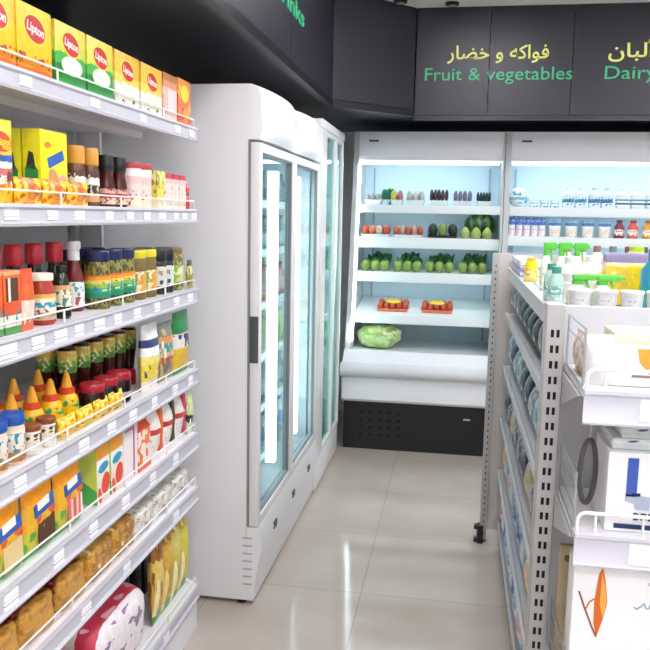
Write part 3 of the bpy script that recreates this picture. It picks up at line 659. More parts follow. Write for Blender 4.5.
# gable-top carton
t = thing('gable_top_carton', 'white gable top carton with red orange roof, fifth rack shelf', 'carton', (fx(-.925, .08), 2.203, zs(4)))
obj('body', box(BM(), -0.04, 0.04, -0.048, 0.048, 0, 0.125, 0.002), bands('orange white gable print', [(0, '#e8603c'), (0.14, '#f2e8e0'), (0.5, '#f2e2d8'), (1, '#f4ece6')], 'Z', 0.4, [(3.2, .56, '#ee7a3a', 0, 1)]), t)
bm = BM(); prism(bm, [(-0.04, 0.1255), (0.04, 0.1255), (0.004, 0.165), (0.004, 0.178), (-0.004, 0.178), (-0.004, 0.165)], -0.047, 0.047, 'XZ')
obj('roof', bm, mat('red orange board', '#e0522c', 0.4), t)
WHP = bands('white pillow pack print', [(0, '#f3efe6'), (0.46, '#c9443a'), (0.56, '#f3efe6'), (1, '#f3efe6')], 'Z', 0.3, [(6, .64, '#e6d8b8', 0, .42)], wobble=0.05)
for i, (y, c, lb) in enumerate(((2.316, '#e2642f', 'white snack pack with orange ribbon, left of two more, fifth rack shelf'), (2.424, '#4c3a2e', 'white snack pack with dark ribbon, middle of three, fifth rack shelf'), (2.532, '#c43a64', 'white snack pack with magenta ribbon, fifth rack shelf near the fridge'))):
    t = pouch('snack_pack', 'snack pack', 0.112, 0.178, 0.05, WHP, crimp=0.05, seed=i*3)
    bm = BM()
    prism(bm, [(0.004, 0.02), (0.022, 0.02), (0.016, 0.06), (0.024, 0.11), (0.012, 0.165), (-0.006, 0.165), (0.004, 0.11), (-0.004, 0.06)], 0.010, 0.0262)
    obj('ribbon_print', bm, mat('ribbon '+c, c, 0.45), t)
    t.location = (-0.945, y, zs(4)); t['label'] = lb; t['group'] = 'white snack packs'
t = pouch('snack_pack', 'snack pack', 0.045, 0.150, 0.025, bands('lime dark pack print', [(0, '#d8dcb0'), (.3, '#2c3440'), (.45, '#cfd88a'), (.8, '#e2e890')], 'Z', 0.3, [(4, .58, '#f2f2e4', 0, 1)], wobble=.2))
t.location = (-0.926, 2.608, zs(4)); t['label'] = 'pale lime snack pack with dark print, last by the fridge, fifth rack shelf'

# ---- shelf 6: bags lying flat
GOLDF = bands('gold bag with maroon end', [(0, '#4a1016'), (0.3, '#6e1a22'), (0.915, '#8a5a26'), (0.93, '#c8923a')], 'X', 0.25, [(3.5, .66, '#b47f30', 0.95, 1), (4, .60, '#4a1016', 0.1, 0.88)], bump=(60, 0.9), wobble=0.10)
def soft_block(hx, hy, hz, seed, ex=9.0, amp=0.035, cuts=11):
    bm = BM(); bmesh.ops.create_cube(bm, size=1.0)
    bmesh.ops.subdivide_edges(bm, edges=bm.edges[:], cuts=cuts, use_grid_fill=True)
    for v in bm.verts:
        c = v.co*2
        q = c/(abs(c.x)**ex+abs(c.y)**ex+abs(c.z)**ex)**(1/ex)
        o_ = Vector((seed*3.1, seed*1.7, seed))
        q += amp*Vector((mnoise.noise(c*1.5+o_), mnoise.noise(c*1.5+o_+Vector((5, 1, 2))), 1.6*mnoise.noise(c*1.9+o_+Vector((1, 7, 3)))))
        v.co = Vector((q.x*hx, q.y*hy, q.z*hz))
    zm = min(v.co.z for v in bm.verts)
    for v in bm.verts: v.co.z = max(v.co.z-zm-0.004, 0.0)
    return bm
def lying(w, l, th, m, seed):
    t = thing('pasta_bag', '', 'bag')
    obj('body', soft_block(l/2-.01, w/2, th/2, seed), m, t, sharp=80)
    bm = BM(); n = 12   # crimped seal at the back end
    A_ = [[bm.verts.new((-l/2+.006-.030*k, (i/n-.5)*w*.92, th*.42+.004*math.sin(i*1.7+k)+.0012*s_)) for i in range(n+1)] for k in (0, 1) for s_ in (0, 1)]
    for p_, q_ in ((0, 2), (1, 3), (0, 1), (2, 3)):
        for i in range(n): bm.faces.new((A_[p_][i], A_[p_][i+1], A_[q_][i+1], A_[q_][i]))
    obj('seal', bm, m, t)
    return t
p = lying(0.148, 0.34, 0.090, GOLDF, 1)
place(p, [(-1.083, 1.42, zs(5), 0.02), (-1.083, 1.578, zs(5), -0.02), (-1.083, 1.736, zs(5), 0.02)], 'gold pasta bag with maroon end lying flat', 'sixth rack shelf', group='gold pasta bags lying flat')
GOLD2 = bands('glossy gold bag', [(0, '#5c2a1c'), (0.55, '#7c4a22'), (0.66, '#c48e38'), (0.985, '#a8762e')], 'X', 0.2, [(4, .60, '#cf9e44', 0.6, 1), (3, .68, '#e6cf94', 0.6, 1)], bump=(60, 0.9), wobble=0.1)
p = lying(0.148, 0.34, 0.095, GOLD2, 4)
place(p, [(-1.083, 1.894, zs(5), 0.02), (-1.083, 2.052, zs(5), -0.02)], 'plain glossy gold pasta bag lying flat', 'sixth rack shelf')
CLR = bands('clear bag of pale noodles', [(0, '#8a6a4a'), (0.1, '#d8d0c0'), (0.55, '#d6d2c8'), (0.72, '#a87c44'), (0.8, '#d8d4cc')], 'X', 0.2, [(5, .56, '#eae7e0', 0, 1), (6, .64, '#b89a6a', 0, 1)], bump=(60, 0.8), wobble=0.1)
p = lying(0.147, 0.34, 0.082, CLR, 8)
place(p, [(-1.083, 2.208, zs(5), 0.02), (-1.083, 2.366, zs(5), -0.02), (-1.083, 2.530, zs(5), 0.0)], 'pale clear noodle bag lying flat', 'sixth rack shelf')

# ---- bottom shelf
RICE = bands('white rice sack print', [(0, '#ece6dc'), (0.60, '#f0ece8'), (0.66, '#d43a55'), (0.87, '#f0e8ea')], 'X', 0.35, [(4, .62, '#f0b8c0', .68, .86), (3, .62, '#cfc79a', .1, .6), (6, .62, '#a07a9c', .93, 1)], bump=(25, .4), wobble=.05)
def sack():
    t = thing('rice_sack', '', 'sack')
    bm = BM(); bmesh.ops.create_cube(bm, size=1.0)
    bmesh.ops.subdivide_edges(bm, edges=bm.edges[:], cuts=5, use_grid_fill=True)
    for v in bm.verts:
        c = v.co*2
        r = (abs(c.x)**4+abs(c.y)**4+abs(c.z)**4)**0.25
        q = c/r
        q += 0.05*Vector((mnoise.noise(c*1.4), mnoise.noise(c*1.4+Vector((5, 1, 2))), mnoise.noise(c*1.4+Vector((1, 7, 3)))))
        v.co = (q.x*0.13, q.y*0.18, max(q.z*0.112+0.105, 0.0))
    obj('body', bm, RICE, t, sharp=70)
    return t
place(sack(), [(-1.05, 2.062, zs(6)), (-1.05, 1.670, zs(6))], '', '', group='white rice sacks', labels=['white rice sack with a broad red band, beside the dark pack, bottom rack shelf', 'white rice sack with a red band nearest the camera, bottom rack shelf'])
p = carton('charcoal_pack', 'pack', 0.08, 0.20, 0.31, bands('black pack print', [(0, '#3a2622'), (.3, '#171415'), (1, '#121113')], 'Z', 0.3, [(6, .66, '#b0a890', .3, 1)]), 0.012)  # added dark blocks, standing in for the deep shade of the shelf gap
place(p, [(-1.16, 2.345, zs(6)), (-1.16, 2.445, zs(6)), (-1.16, 2.545, zs(6))], 'dark upright pack behind yellow pouches', 'bottom rack shelf')
for i, (y, h, m, lb) in enumerate(((2.350, 0.325, bands('brown gold pouch', [(0, '#4f8a3c'), (.14, '#d0a840'), (.45, '#e6c866'), (.7, '#a06a2c'), (.9, '#6a4224')], 'Z', .3, [(2.5, .6, '#efe0b0', .1, 1), (3, .62, '#8a5224', .3, 1)], wobble=.2), 'brown and gold upright pouch beside the dark pack, bottom rack shelf'),
        (2.434, 0.31, bands('gold pouch', [(0, '#5c9a44'), (.12, '#c8a038'), (.5, '#d8b048'), (.8, '#b07a2c')], 'Z', .3, [(2.5, .58, '#ecd890', 0, 1), (3, .66, '#8a7a2c', 0, 1)], wobble=.2), 'gold upright pouch, second from the dark pack, bottom rack shelf'),
        (2.518, 0.305, bands('yellow pouch', [(0, '#3f8a4c'), (.1, '#d6c04c'), (.6, '#dcd06a'), (.85, '#b8902c')], 'Z', .3, [(2.5, .58, '#efeab0', 0, 1), (3, .64, '#5c8a3c', 0, .5)], wobble=.2), 'yellow upright pouch, second from the fridge, bottom rack shelf'),
        (2.594, 0.30, bands('lime yellow pouch', [(0, '#6fa040'), (.12, '#d8cc50'), (.8, '#c8b448')], 'Z', .3, [(2.5, .58, '#f0ecb4', 0, 1), (3, .66, '#9a8a30', 0, 1)], wobble=.2), 'lime yellow upright pouch closest to the fridge, bottom rack shelf'))):
    t = pouch('grain_pouch', 'pouch', 0.080, h, 0.05, m, crimp=0.04, seed=i*2.3)
    t.location = (-0.955, y, zs(6)); t.rotation_euler = (0, 0, 0.04*(-1)**i); t['label'] = lb; t['group'] = 'yellow upright pouches on the bottom rack shelf'

# ------------------------------------------------------------------ glass door coolers
def tint_back(): return mat('cooler liner', '#e2e9ea', 0.4)
LEDW = mat('cool white led', '#ffffff', 0.5, emit='#effcff', strength=5.0)
FY0, FY1 = 2.84, 4.10
FB, FFR = -1.46, -0.775
fr = thing('glass_door_fridge', 'tall white fridge with two glass doors, next to the shelving rack', 'fridge', (FB, FY0, 0))
def fp(name, bm, m, parent=None, lab=None):
    o = obj(name, bm, m, parent or fr, lab)
    if parent is None: o.location = (-FB, -FY0, 0)
    return o
bm = BM()
box(bm, FB, FFR, FY0, FY0+0.045, 0.020, 2.02)
box(bm, FB, FFR, FY1-0.045, FY1, 0.020, 2.02)
box(bm, FB, FB+0.05, FY0+0.045, FY1-0.045, 0.020, 2.02)
box(bm, FB+0.05, FFR, FY0+0.045, FY1-0.045, 1.83, 2.02)
box(bm, FB+0.05, FFR, FY0+0.045, FY1-0.045, 0.020, 0.345)
fp('cabinet', bm, WHITE)
for a, b in ((FY0, (FY0+FY1)/2+0.025-0.003), ((FY0+FY1)/2+0.025+0.003, FY1)):
    bm = BM(); rings = []
    for i in range(13):
        v = i/12; bow = 0.028*(1-(2*v-1)**2); y = a+(b-a)*v
        rings.append([bm.verts.new((x+bow*k, y, z_)) for x, z_, k in ((FFR-0.001, 1.822, 0), (-0.732, 1.822, .4), (-0.722, 1.86, 1), (-0.728, 1.985, 1), (-0.742, 2.012, 1), (-0.765, 2.02, .6), (FFR-0.001, 2.02, 0))])
    for p_, q_ in zip(rings, rings[1:]):
        for j in range(7): bm.faces.new((p_[j], p_[(j+1) % 7], q_[(j+1) % 7], q_[j]))
    bm.faces.new(rings[0]); bm.faces.new(rings[-1][::-1])
    fp('canopy', bm, mat('glossy white canopy', '#f7f8f9', 0.25))
bm = BM(); prism(bm, [(FFR+0.001, 0.020), (-0.745, 0.020), (-0.737, 0.12), (-0.712, 0.25), (-0.728, 0.325), (FFR+0.001, 0.325)], FY0, FY1, 'XZ')
base = fp('base_panel', bm, WHITE)
for i in range(7):
    fp('side_vent', box(BM(), -0.790, -0.752, FY0-0.0015, FY0+0.004, 0.085+i*0.032, 0.091+i*0.032), mat('grey vent slit', '#b4b6bc', 0.6))
for y in (3.05, 3.42, 3.80):
    fp('vent', box(BM(), -0.718, -0.7095, y, y+0.05, 0.238, 0.266), DKGREY, base)
bm = BM(); lathe(bm, [(0.018, 0.0), (0.018, 0.012), (0.010, 0.014), (0.010, 0.052)], 12)
for x, y in ((-0.80, FY0+0.03), (-0.80, FY1-0.07), (-1.40, FY0+0.07), (-1.40, FY1-0.07)):
    bm = BM(); lathe(bm, [(0.02, 0.0), (0.02, 0.008), (0.011, 0.010), (0.011, 0.021)], 12, x, y); fp('foot', bm, BLACK)
# fixed frame with a dark gasket behind it
DXI, DXO = FFR+0.009, -0.728
def frame_bm(y0, y1, z0, z1, w, x0, x1, bev=0.004):
    bm = BM()
    box(bm, x0, x1, y0, y0+w, z0, z1, bev); box(bm, x0, x1, y1-w, y1, z0, z1, bev)
    box(bm, x0, x1, y0+w-0.004, y1-w+0.004, z1-w, z1, bev); box(bm, x0, x1, y0+w-0.004, y1-w+0.004, z0, z0+w, bev)
    return bm
fp('gasket', frame_bm(FY0-0.002, FY1, 0.328, 1.820, 0.03, FFR+0.0005, FFR+0.008, 0), mat('grey gasket', '#8d8f92', 0.6))
GLS = glass('fridge door glass', '#e6f3f4')
FRW = mat('white door frame', '#e9eae8', 0.35)
GRY = mat('grey door seal', '#83888c', 0.5)
for i, (a, b) in enumerate(((FY0, 3.462), (3.466, FY1-0.004))):
    d = fp('door', frame_bm(a, b, 0.330, 1.812, 0.035, DXI, DXO), FRW)
    fp('glass_pane', box(BM(), -0.754, -0.750, a+0.034, b-0.034, 0.364, 1.778), GLS, d)
    fp('pane_seal', frame_bm(a+0.033, b-0.033, 0.363, 1.779, 0.010, -0.7495, -0.735, 0.0), GRY, d)
    if i == 0:
        bm = BM(); box(bm, -0.766, -0.732, a-0.0035, a+0.004, 0.985, 1.165, 0.003)
        fp('handle', bm, DKGREY, d, 'dark grey recessed handle')
for y in (3.44, 3.94):
    fp('led_bar', box(BM(), -0.845, -0.800, y-0.020, y+0.020, 0.40, 1.74, 0.006), LEDW)
bm = BM(); box(bm, FB+0.05, FB+0.056, FY0+0.046, FY1-0.046, 0.346, 1.829); fp('liner', bm, mat('cooler liner', '#dfe8ea', 0.4))
FSH = [0.42, 0.66, 0.90, 1.14, 1.38, 1.60]
for z in FSH:
    bm = BM()
    for x in [FB+0.07+0.04*k for k in range(14)]: tube(bm, [(x, FY0+0.05, z-0.004), (x, FY1-0.05, z-0.004)], 0.0025, 5)
    for y in (FY0+0.05, FY0+0.45, FY1-0.45, FY1-0.05): tube(bm, [(FB+0.06, y, z-0.009), (-0.86, y, z-0.009)], 0.003, 5)
    box(bm, -0.872, -0.866, FY0+0.05, FY1-0.05, z-0.022, z+0.012)
    fp('shelf', bm, mat('grey wire shelf', '#c2cdd0', 0.4))
# drinks in the fridge
def drink(c1, c2, c3, key, h=0.17, r=0.03): return round_thing('drink_bottle', 'bottle', [(r*.9, 0), (r, 0.005), (r, h*.62), (r*.45, h*.85), (r*.42, h*.9)], mat(key+' body', c1, 0.2), [(r*.5, h*.89), (r*.5, h), (r*.44, h+.002)], mat(key+' cap', c2, .35), [(r*1.015, h*.15), (r*1.018, h*.55)], mat(key+' label', c3, .45), 'cap', 14)
SHW = ['lowest', 'second lowest', 'third lowest', 'third highest', 'second highest', 'highest']
cols = [('#c9d2d4', '#3d6fa8', '#6f93b4'), ('#6f7a80', '#59636a', '#8fa0a6'), ('#b9c08a', '#5c8a44', '#9ab07a'), ('#a9746c', '#a03a3a', '#c59c94'), ('#7e9096', '#4a6a78', '#8aa4ac'), ('#5c6a70', '#48606a', '#70868e')]
for si, (z, c) in enumerate(zip(FSH, cols)):
    proto = drink(*c, f'drink {si}', 0.155 if si == 5 else 0.165)
    place(proto, [(-0.92, 2.95+0.117*k, z+0.0005) for k in range(10)], 'small drink bottle', f'{SHW[si]} fridge shelf', 'from the rack side', group=f'drink bottles on the {SHW[si]} fridge shelf')

# second cooler, unlit but for an added bar of fill light, with two dark glass doors
CY0, CY1 = 4.135, 4.945
c2 = thing('glass_door_cooler', 'tall white framed cooler with dark teal glass doors, between the fridge and the open chiller', 'fridge', (FB, CY0, 0))
def cp(name, bm, m, parent=None):
    o = obj(name, bm, m, parent or c2)
    if parent is None: o.location = (-FB, -CY0, 0)
    return o
bm = BM()
box(bm, FB, -0.765, CY0, CY0+0.04, 0.014, 2.055); box(bm, FB, -0.765, CY1-0.04, CY1, 0.014, 2.055)
box(bm, FB, FB+0.05, CY0+0.04, CY1-0.04, 0.014, 2.055); box(bm, FB+.05, -0.765, CY0+.04, CY1-.04, 2.00, 2.055); box(bm, FB+.05, -0.765, CY0+.04, CY1-.04, 0.014, 0.20)
cp('cabinet', bm, WHITE)
bm = BM(); box(bm, -0.764, -0.725, CY0, CY1, 2.012, 2.055, 0.006); cp('header', bm, mat('white header', '#eef0f0', 0.35))
bm = BM(); box(bm, -0.764, -0.735, CY0, CY1, 0.014, 0.19, 0.006); cp('base_panel', bm, WHITE)
cp('liner', box(BM(), FB+.051, FB+.058, CY0+.041, CY1-.041, .201, 1.999), mat('teal liner', '#a9cbcb', 0.5))
TEALG = glass('teal tinted glass', '#d9eceb')
cp('side_stile', box(BM(), -0.763, -0.727, CY0, 4.300, 0.194, 2.009, .004), FRW)
for a, b in ((4.304, 4.660), (4.664, CY1)):
    d = cp('door', frame_bm(a, b, 0.195, 2.008, 0.024, -0.763, -0.730), FRW)
    cp('glass_pane', box(BM(), -0.748, -0.744, a+.023, b-.023, .218, 1.985), TEALG, d)
cp('led_bar', box(BM(), -0.86, -0.83, CY0+.045, CY0+.065, .3, 1.9), mat('dim teal led', '#ffffff', .5, emit='#d9fff8', strength=12.0))  # added glowing bar that brightens the cooler interior
for z in (0.5, 0.85, 1.2, 1.55):
    cp('shelf', box(BM(), FB+.06, -0.82, CY0+.042, CY1-.042, z-.012, z), mat('teal shelf', '#a3c4c4', 0.5))
for x in (-0.82, -1.40):
    for y in (CY0+.07, CY1-.07):
        bm = BM(); lathe(bm, [(0.02, 0.0), (0.02, 0.008), (0.011, 0.010), (0.011, 0.016)], 12, x, y); cp('foot', bm, BLACK)

# ------------------------------------------------------------------ open chillers on the back wall
LEDC = mat('cyan white led', '#ffffff', 0.5, emit='#dff8ff', strength=9.5)
CHB = mat('pale blue chiller liner', '#d2e3ef', 0.35)
CHW = mat('white chiller panel', '#ecedf1', 0.35)
CHS = mat('white chiller shelf', '#e8f1f2', 0.3)
KICK = mat('black kick plate', '#121214', 0.4)
def chiller(x0, x1, label, rows, led_left=True):
    t = thing('open_display_chiller', label, 'chiller', ((x0+x1)/2, 5.9, 0))
    def q(name, bm, m, parent=None, lab=None):
        o = obj(name, bm, m, parent or t, lab)
        if parent is None: o.location = (-(x0+x1)/2, -5.9, 0)
        return o
    xi0, xi1 = x0+0.035, x1-0.012
    q('back_panel', box(BM(), x0, x1, 5.781, 5.90, 0.05, 2.115), CHW)
    q('liner', box(BM(), xi0, xi1, 5.765, 5.779, 0.52, 1.96), CHB)
    prof = [(5.112, 0.30), (5.112, 0.60), (5.112, 0.70), (5.16, 0.90), (5.33, 1.90), (5.345, 2.115), (5.78, 2.115), (5.78, 0.30)]
    for a, b in ((x0, xi0), (xi1, x1)):
        bm = BM(); prism(bm, prof, a, b, 'YZ'); q('side_panel', bm, mat('grey white side panel', '#c4c8c8', 0.4))
    can = q('canopy', box(BM(), xi0, xi1, 5.35, 5.779, 1.925, 2.115, 0.004), mat('lilac white canopy', '#f6f4fb', 0.35))
    bdx = x0+0.10
    q('badge', box(BM(), bdx, bdx+0.065, 5.347, 5.352, 2.048, 2.060), DKGREY, can)
    q('light_strip', box(BM(), xi0+0.02, xi1-0.02, 5.40, 5.44, 1.905, 1.924), LEDC)
    if led_left:
        bm = BM(); prism(bm, [(5.085, 0.72), (5.16, 0.90), (5.325, 1.90), (5.345, 1.90), (5.18, 0.90), (5.105, 0.72)], xi0+0.0005, xi0+0.017, 'YZ')
        q('side_light_strip', bm, LEDC)
    # tub: floor, front apron and bumper
    bm = BM(); prism(bm, [(5.111, 0.664), (5.13, 0.645), (5.764, 0.645), (5.764, 0.60), (5.111, 0.60)], xi0, xi1, 'YZ')
    q('tub_deck', bm, CHS)
    bm = BM(); prism(bm, [(5.11, 0.332), (5.02, 0.332), (5.002, 0.35), (4.995, 0.50), (5.005, 0.595), (5.055, 0.640), (5.08, 0.665), (5.11, 0.665)], x0, x1, 'YZ')
    ap = q('apron', bm, CHW)
    bm = BM(); prism(bm, [(5.000, 0.500), (4.975, 0.506), (4.958, 0.525), (4.954, 0.550), (4.960, 0.572), (4.978, 0.588), (5.010, 0.594)], x0-(0.01 if led_left else 0), x1, 'YZ')
    q('bumper', bm, mat('grey white bumper', '#d9dadd', 0.4), ap)
    bm = BM(); box(bm, x0+0.01, x1, 5.05, 5.13, 0.001, 0.331)
    kp = q('kick_plate', bm, KICK)
    for r in range(4):
        for c in range(5):
            bm = BM(); box(bm, x0+0.128+c*0.063-0.012, x0+0.128+c*0.063+0.012, 5.0485, 5.056, 0.09+r*0.052, 0.11+r*0.052)
            q('vent_hole', bm, SLOT, kp)
    q('switch', box(BM(), x1-0.20, x1-0.155, 5.0475, 5.056, 0.235, 0.247), GREYP, kp)
    for x in (xi0+0.06, xi1-0.07):
        q('shelf_upright', box(BM(), x, x+0.010, 5.752, 5.7645, 0.66, 1.90), mat('grey blue upright', '#9fb0bc', .5))
    for z, yf, lip in rows:
        tilt = 0.075 if z < 0.95 else 0.0
        bm = BM(); prism(bm, [(yf+0.004, z-0.018), (5.751, z-0.018+tilt), (5.751, z+tilt), (yf+0.004, z)], xi0+0.003, xi1-0.003, 'YZ')
        sh = q('shelf', bm, CHS)
        q('price_rail', box(BM(), xi0+0.003, xi1-0.003, yf-0.008, yf+0.003, z-lip, z+0.004, 0.003), CHS, sh)
        if z > 1.0:
            q('light_strip', box(BM(), xi0+0.02, xi1-0.02, yf+0.05, yf+0.07, z-0.030, z-0.0185), mat('dim cyan led', '#ffffff', .5, emit='#dff8ff', strength=6.0), sh)
    return t
CX0, CX1 = -0.718, 0.283
ROWS1 = [(1.625, 5.30, 0.05), (1.410, 5.30, 0.070), (1.175, 5.29, 0.065), (0.885, 5.24, 0.055)]
chiller(CX0, CX1, 'open white produce chiller with black base under the fruit and vegetables sign', ROWS1)
ROWS2 = [(1.625, 5.30, 0.055), (1.435, 5.30, 0.06), (1.16, 5.29, 0.06), (0.868, 5.24, 0.055)]
chiller(0.287, 2.35, 'open white dairy chiller behind the gondola under the dairy sign', ROWS2, False)

# produce ---------------------------------------------------------------
def lump(r, sx, sy, sz, amp, fr_, seed, sub=2):
    bm = BM(); bmesh.ops.create_icosphere(bm, subdivisions=sub, radius=1.0)
    for v in bm.verts:
        n = mnoise.noise(v.co*fr_+Vector((seed, seed*2, 0)))
        v.co *= (1+amp*n)
        v.co = Vector((v.co.x*sx*r, v.co.y*sy*r, v.co.z*sz*r))
    zm = min(v.co.z for v in bm.verts)
    for v in bm.verts: v.co.z -= zm
    return bm
FOAM = mat('clear plastic tray', '#d5e2e2', 0.2)
def tray(name, w, d, fill, cat='produce tray', lidm=None, h=0.022, tm=None, n=(4, 2), fr_=0.03, sq=0.85, hs=1.0):
    t = thing(name, '', cat); h *= hs
    bm = BM(); prism(bm, [(-w/2+.008, 0), (w/2-.008, 0), (w/2, h), (w/2-.004, h), (w/2-.011, .004), (-w/2+.011, .004), (-w/2+.004, h), (-w/2, h)], -d/2, d/2, 'XZ')
    box(bm, -w/2+.006, w/2-.006, -d/2, -d/2+.004, 0.001, h*.85); box(bm, -w/2+.006, w/2-.006, d/2-.004, d/2, 0.001, h*.85)
    obj('tray', bm, tm or FOAM, t)
    for i in range(n[0]):
        for j in range(n[1]):
            if isinstance(fill, list): m = fill[(i+j) % len(fill)]
            else: m = fill
            o = obj('fruit', lump(fr_, 1, 1, sq, 0.10, 1.3, i*3.1+j*1.7), m, t)
            o.location = (-w/2+w*(i+.5)/n[0], -d/2+d*(j+.5)/n[1], 0.005)
            o.scale = (min(1, w/n[0]/2/fr_*0.98),)*2+(1 if hs < 1.5 else 1.25,)
            if hs > 1.5: o.location.z = h*.5
    return t
def X(px): return -0.690+(px-358)*0.00658
Z1, Z2, Z3, Z4, Z5 = 1.6255, 1.4105, 1.1755, 0.9145, 0.6455
YF = 5.40
PROD = 'in the produce chiller'
A = lambda n, h, r=0.4: mat(n, h, r, mottle=0.5)
def put(t, x, y, z, label, group=None, rz=0):
    t.location = (x, y, z); t['label'] = label; t.rotation_euler = (0, 0, rz)
    if group: t['group'] = group
    return t
put(tray('mushroom_tray', 0.115, 0.10, A('grey mushrooms', '#a8a6a2'), hs=2.0, fr_=.026, n=(3, 2)), X(374), YF, Z1, 'wrapped tray of grey mushrooms at the left end of the top chiller shelf')
def leafy(name, m, w, h, seed, cat, label):
    t = thing(name, label, cat)
    rr = random.Random(seed); bm = BM()
    for k in range(26):
        a = rr.uniform(0, 2*PI); l = rr.uniform(.55, 1.0)
        cx, cy = rr.uniform(-w*.3, w*.3), rr.uniform(-w*.3, w*.3)
        pts = []
        for s in range(5):
            u = s/4
            pts.append((Vector((cx+math.cos(a)*l*w*.22*u, cy+math.sin(a)*l*w*.22*u, h*l*(u**.8)*.95+.004)), w*.16*math.sin(PI*(.12+.8*u))))
        side = Vector((-math.sin(a), math.cos(a), 0))
        vs = [(bm.verts.new(p-side*r+Vector((0, 0, .012*u_))), bm.verts.new(p+Vector((0, 0, -.004))), bm.verts.new(p+side*r+Vector((0, 0, .012*u_)))) for (p, r), u_ in zip(pts, (0, .3, .7, 1, .6))]
        for a1, b1 in zip(vs, vs[1:]):
            bm.faces.new((a1[0], a1[1], b1[1], b1[0])); bm.faces.new((a1[1], a1[2], b1[2], b1[1]))
    o = obj('leaves', bm, m, t)
    md = o.modifiers.new('thick', 'SOLIDIFY'); md.thickness = .002
    obj('wrapper', lathe(BM(), [(w*.25, 0), (w*.32, .004), (w*.34, h*.35), (w*.335, h*.352), (w*.30, .006)], 14), FOAM, t)
    return t
t = leafy('herb_bunch', mat('dark spinach green', '#1f6a4c', .5), 0.13, 0.115, 3, 'herbs', 'dark green leafy bunch behind the mushroom tray on the top chiller shelf'); t.location = (X(386), YF+.09, Z1)
put(tray('fruit_tray', 0.085, 0.10, [A('yellow fruit', '#e2cf5c'), A('pink fruit', '#c9858a')], n=(2, 2), hs=2.0, fr_=.03, sq=1.1), X(399), YF, Z1, 'small tray of yellow and pink fruit on the top chiller shelf')
put(tray('radish_tray', 0.125, 0.11, [A('pale sprouts', '#cfd8d0'), A('white sprouts', '#e2e6e0')], n=(3, 2), hs=2.0, fr_=.032, sq=1.0), X(418), YF, Z1, 'tray of pale white vegetables on the top chiller shelf')
put(tray('grape_tray', 0.125, 0.11, [A('dark grapes', '#4a3140', .3), A('purple grapes', '#5d4152', .3)], n=(5, 4), hs=2.0, fr_=.024, sq=1.5), X(442), YF, Z1, 'tray of dark purple grapes on the top chiller shelf')
put(tray('plum_tray', 0.125, 0.11, [A('lilac plums', '#8a7f9c', .3), A('blue plums', '#7d86a0', .3)], n=(4, 3), hs=2.0, fr_=.024, sq=1.4), X(466), YF, Z1, 'tray of lilac blue plums on the top chiller shelf')
put(tray('blueberry_tray', 0.095, 0.11, [A('blueberries', '#27424c', .35), A('teal dark berries', '#2c5454', .35)], n=(5, 4), hs=2.0, fr_=.018, sq=1.7), X(487), YF, Z1, 'small tray of dark teal berries at the right end of the top chiller shelf')
TR = [A('red tomatoes', '#c4553a', .25), A('orange tomatoes', '#d3734a', .25), A('pale tomatoes', '#e3bfa8', .25)]
put(tray('tomato_tray', 0.20, 0.13, TR, n=(4, 2), fr_=.033, sq=1.15), X(378), YF, Z2, 'tray of orange red tomatoes at the left end of the second chiller shelf', 'tomato trays')
put(tray('tomato_tray', 0.20, 0.13, [A('pink red tomatoes', '#c9604f', .25), A('pale pink tomatoes', '#dba592', .25)], n=(5, 2), fr_=.03, sq=1.3), X(412), YF, Z2, 'tray of pinkish tomatoes beside the dark avocado tray', 'tomato trays')
put(tray('avocado_tray', 0.20, 0.13, [A('dark avocado skin', '#232a20', .4), A('green avocado flesh', '#8f9f4a', .4), A('dark avocado skin', '#232a20')], n=(3, 2), fr_=.042, sq=1.15, tm=BLACK), X(447), YF, Z2, 'black tray of avocados left of the melon on the second chiller shelf')
t = thing('watermelon', 'large dark green watermelon at the right end of the second chiller shelf', 'melon')
obj('fruit', lump(.11, 1.0, 1.0, .82, .03, 1, 2, 3), bands('watermelon rind', [(0, '#26402a'), (.15, '#5c7a3c'), (.25, '#203a24'), (.4, '#587838'), (.5, '#1e3822'), (.65, '#5c7c3c'), (.75, '#203a26'), (.9, '#547036')], 'X', .35, wobble=.25), t)
put(t, X(484)+.01, YF+.14, Z2, t['label'])
MG = A('yellow green pears', '#b6c46a', .4)
p = thing('pear', '', 'pear')
obj('fruit', lathe(BM(), [(.012, 0), (.028, .008), (.035, .028), (.030, .048), (.018, .066), (.012, .075), (.004, .079)], 14), MG, p)
obj('stem', tube(BM(), [(0, 0, .076), (.002, 0, .088), (.005, 0, .094)], .0022, 5), mat('brown stem', '#5a4a2c', .7), p)
place(p, [(X(470), YF-.02, Z2), (X(481), YF-.03, Z2), (X(492), YF-.02, Z2)], 'yellow green pear in front of the watermelon', 'second chiller shelf', 'from the avocado tray')
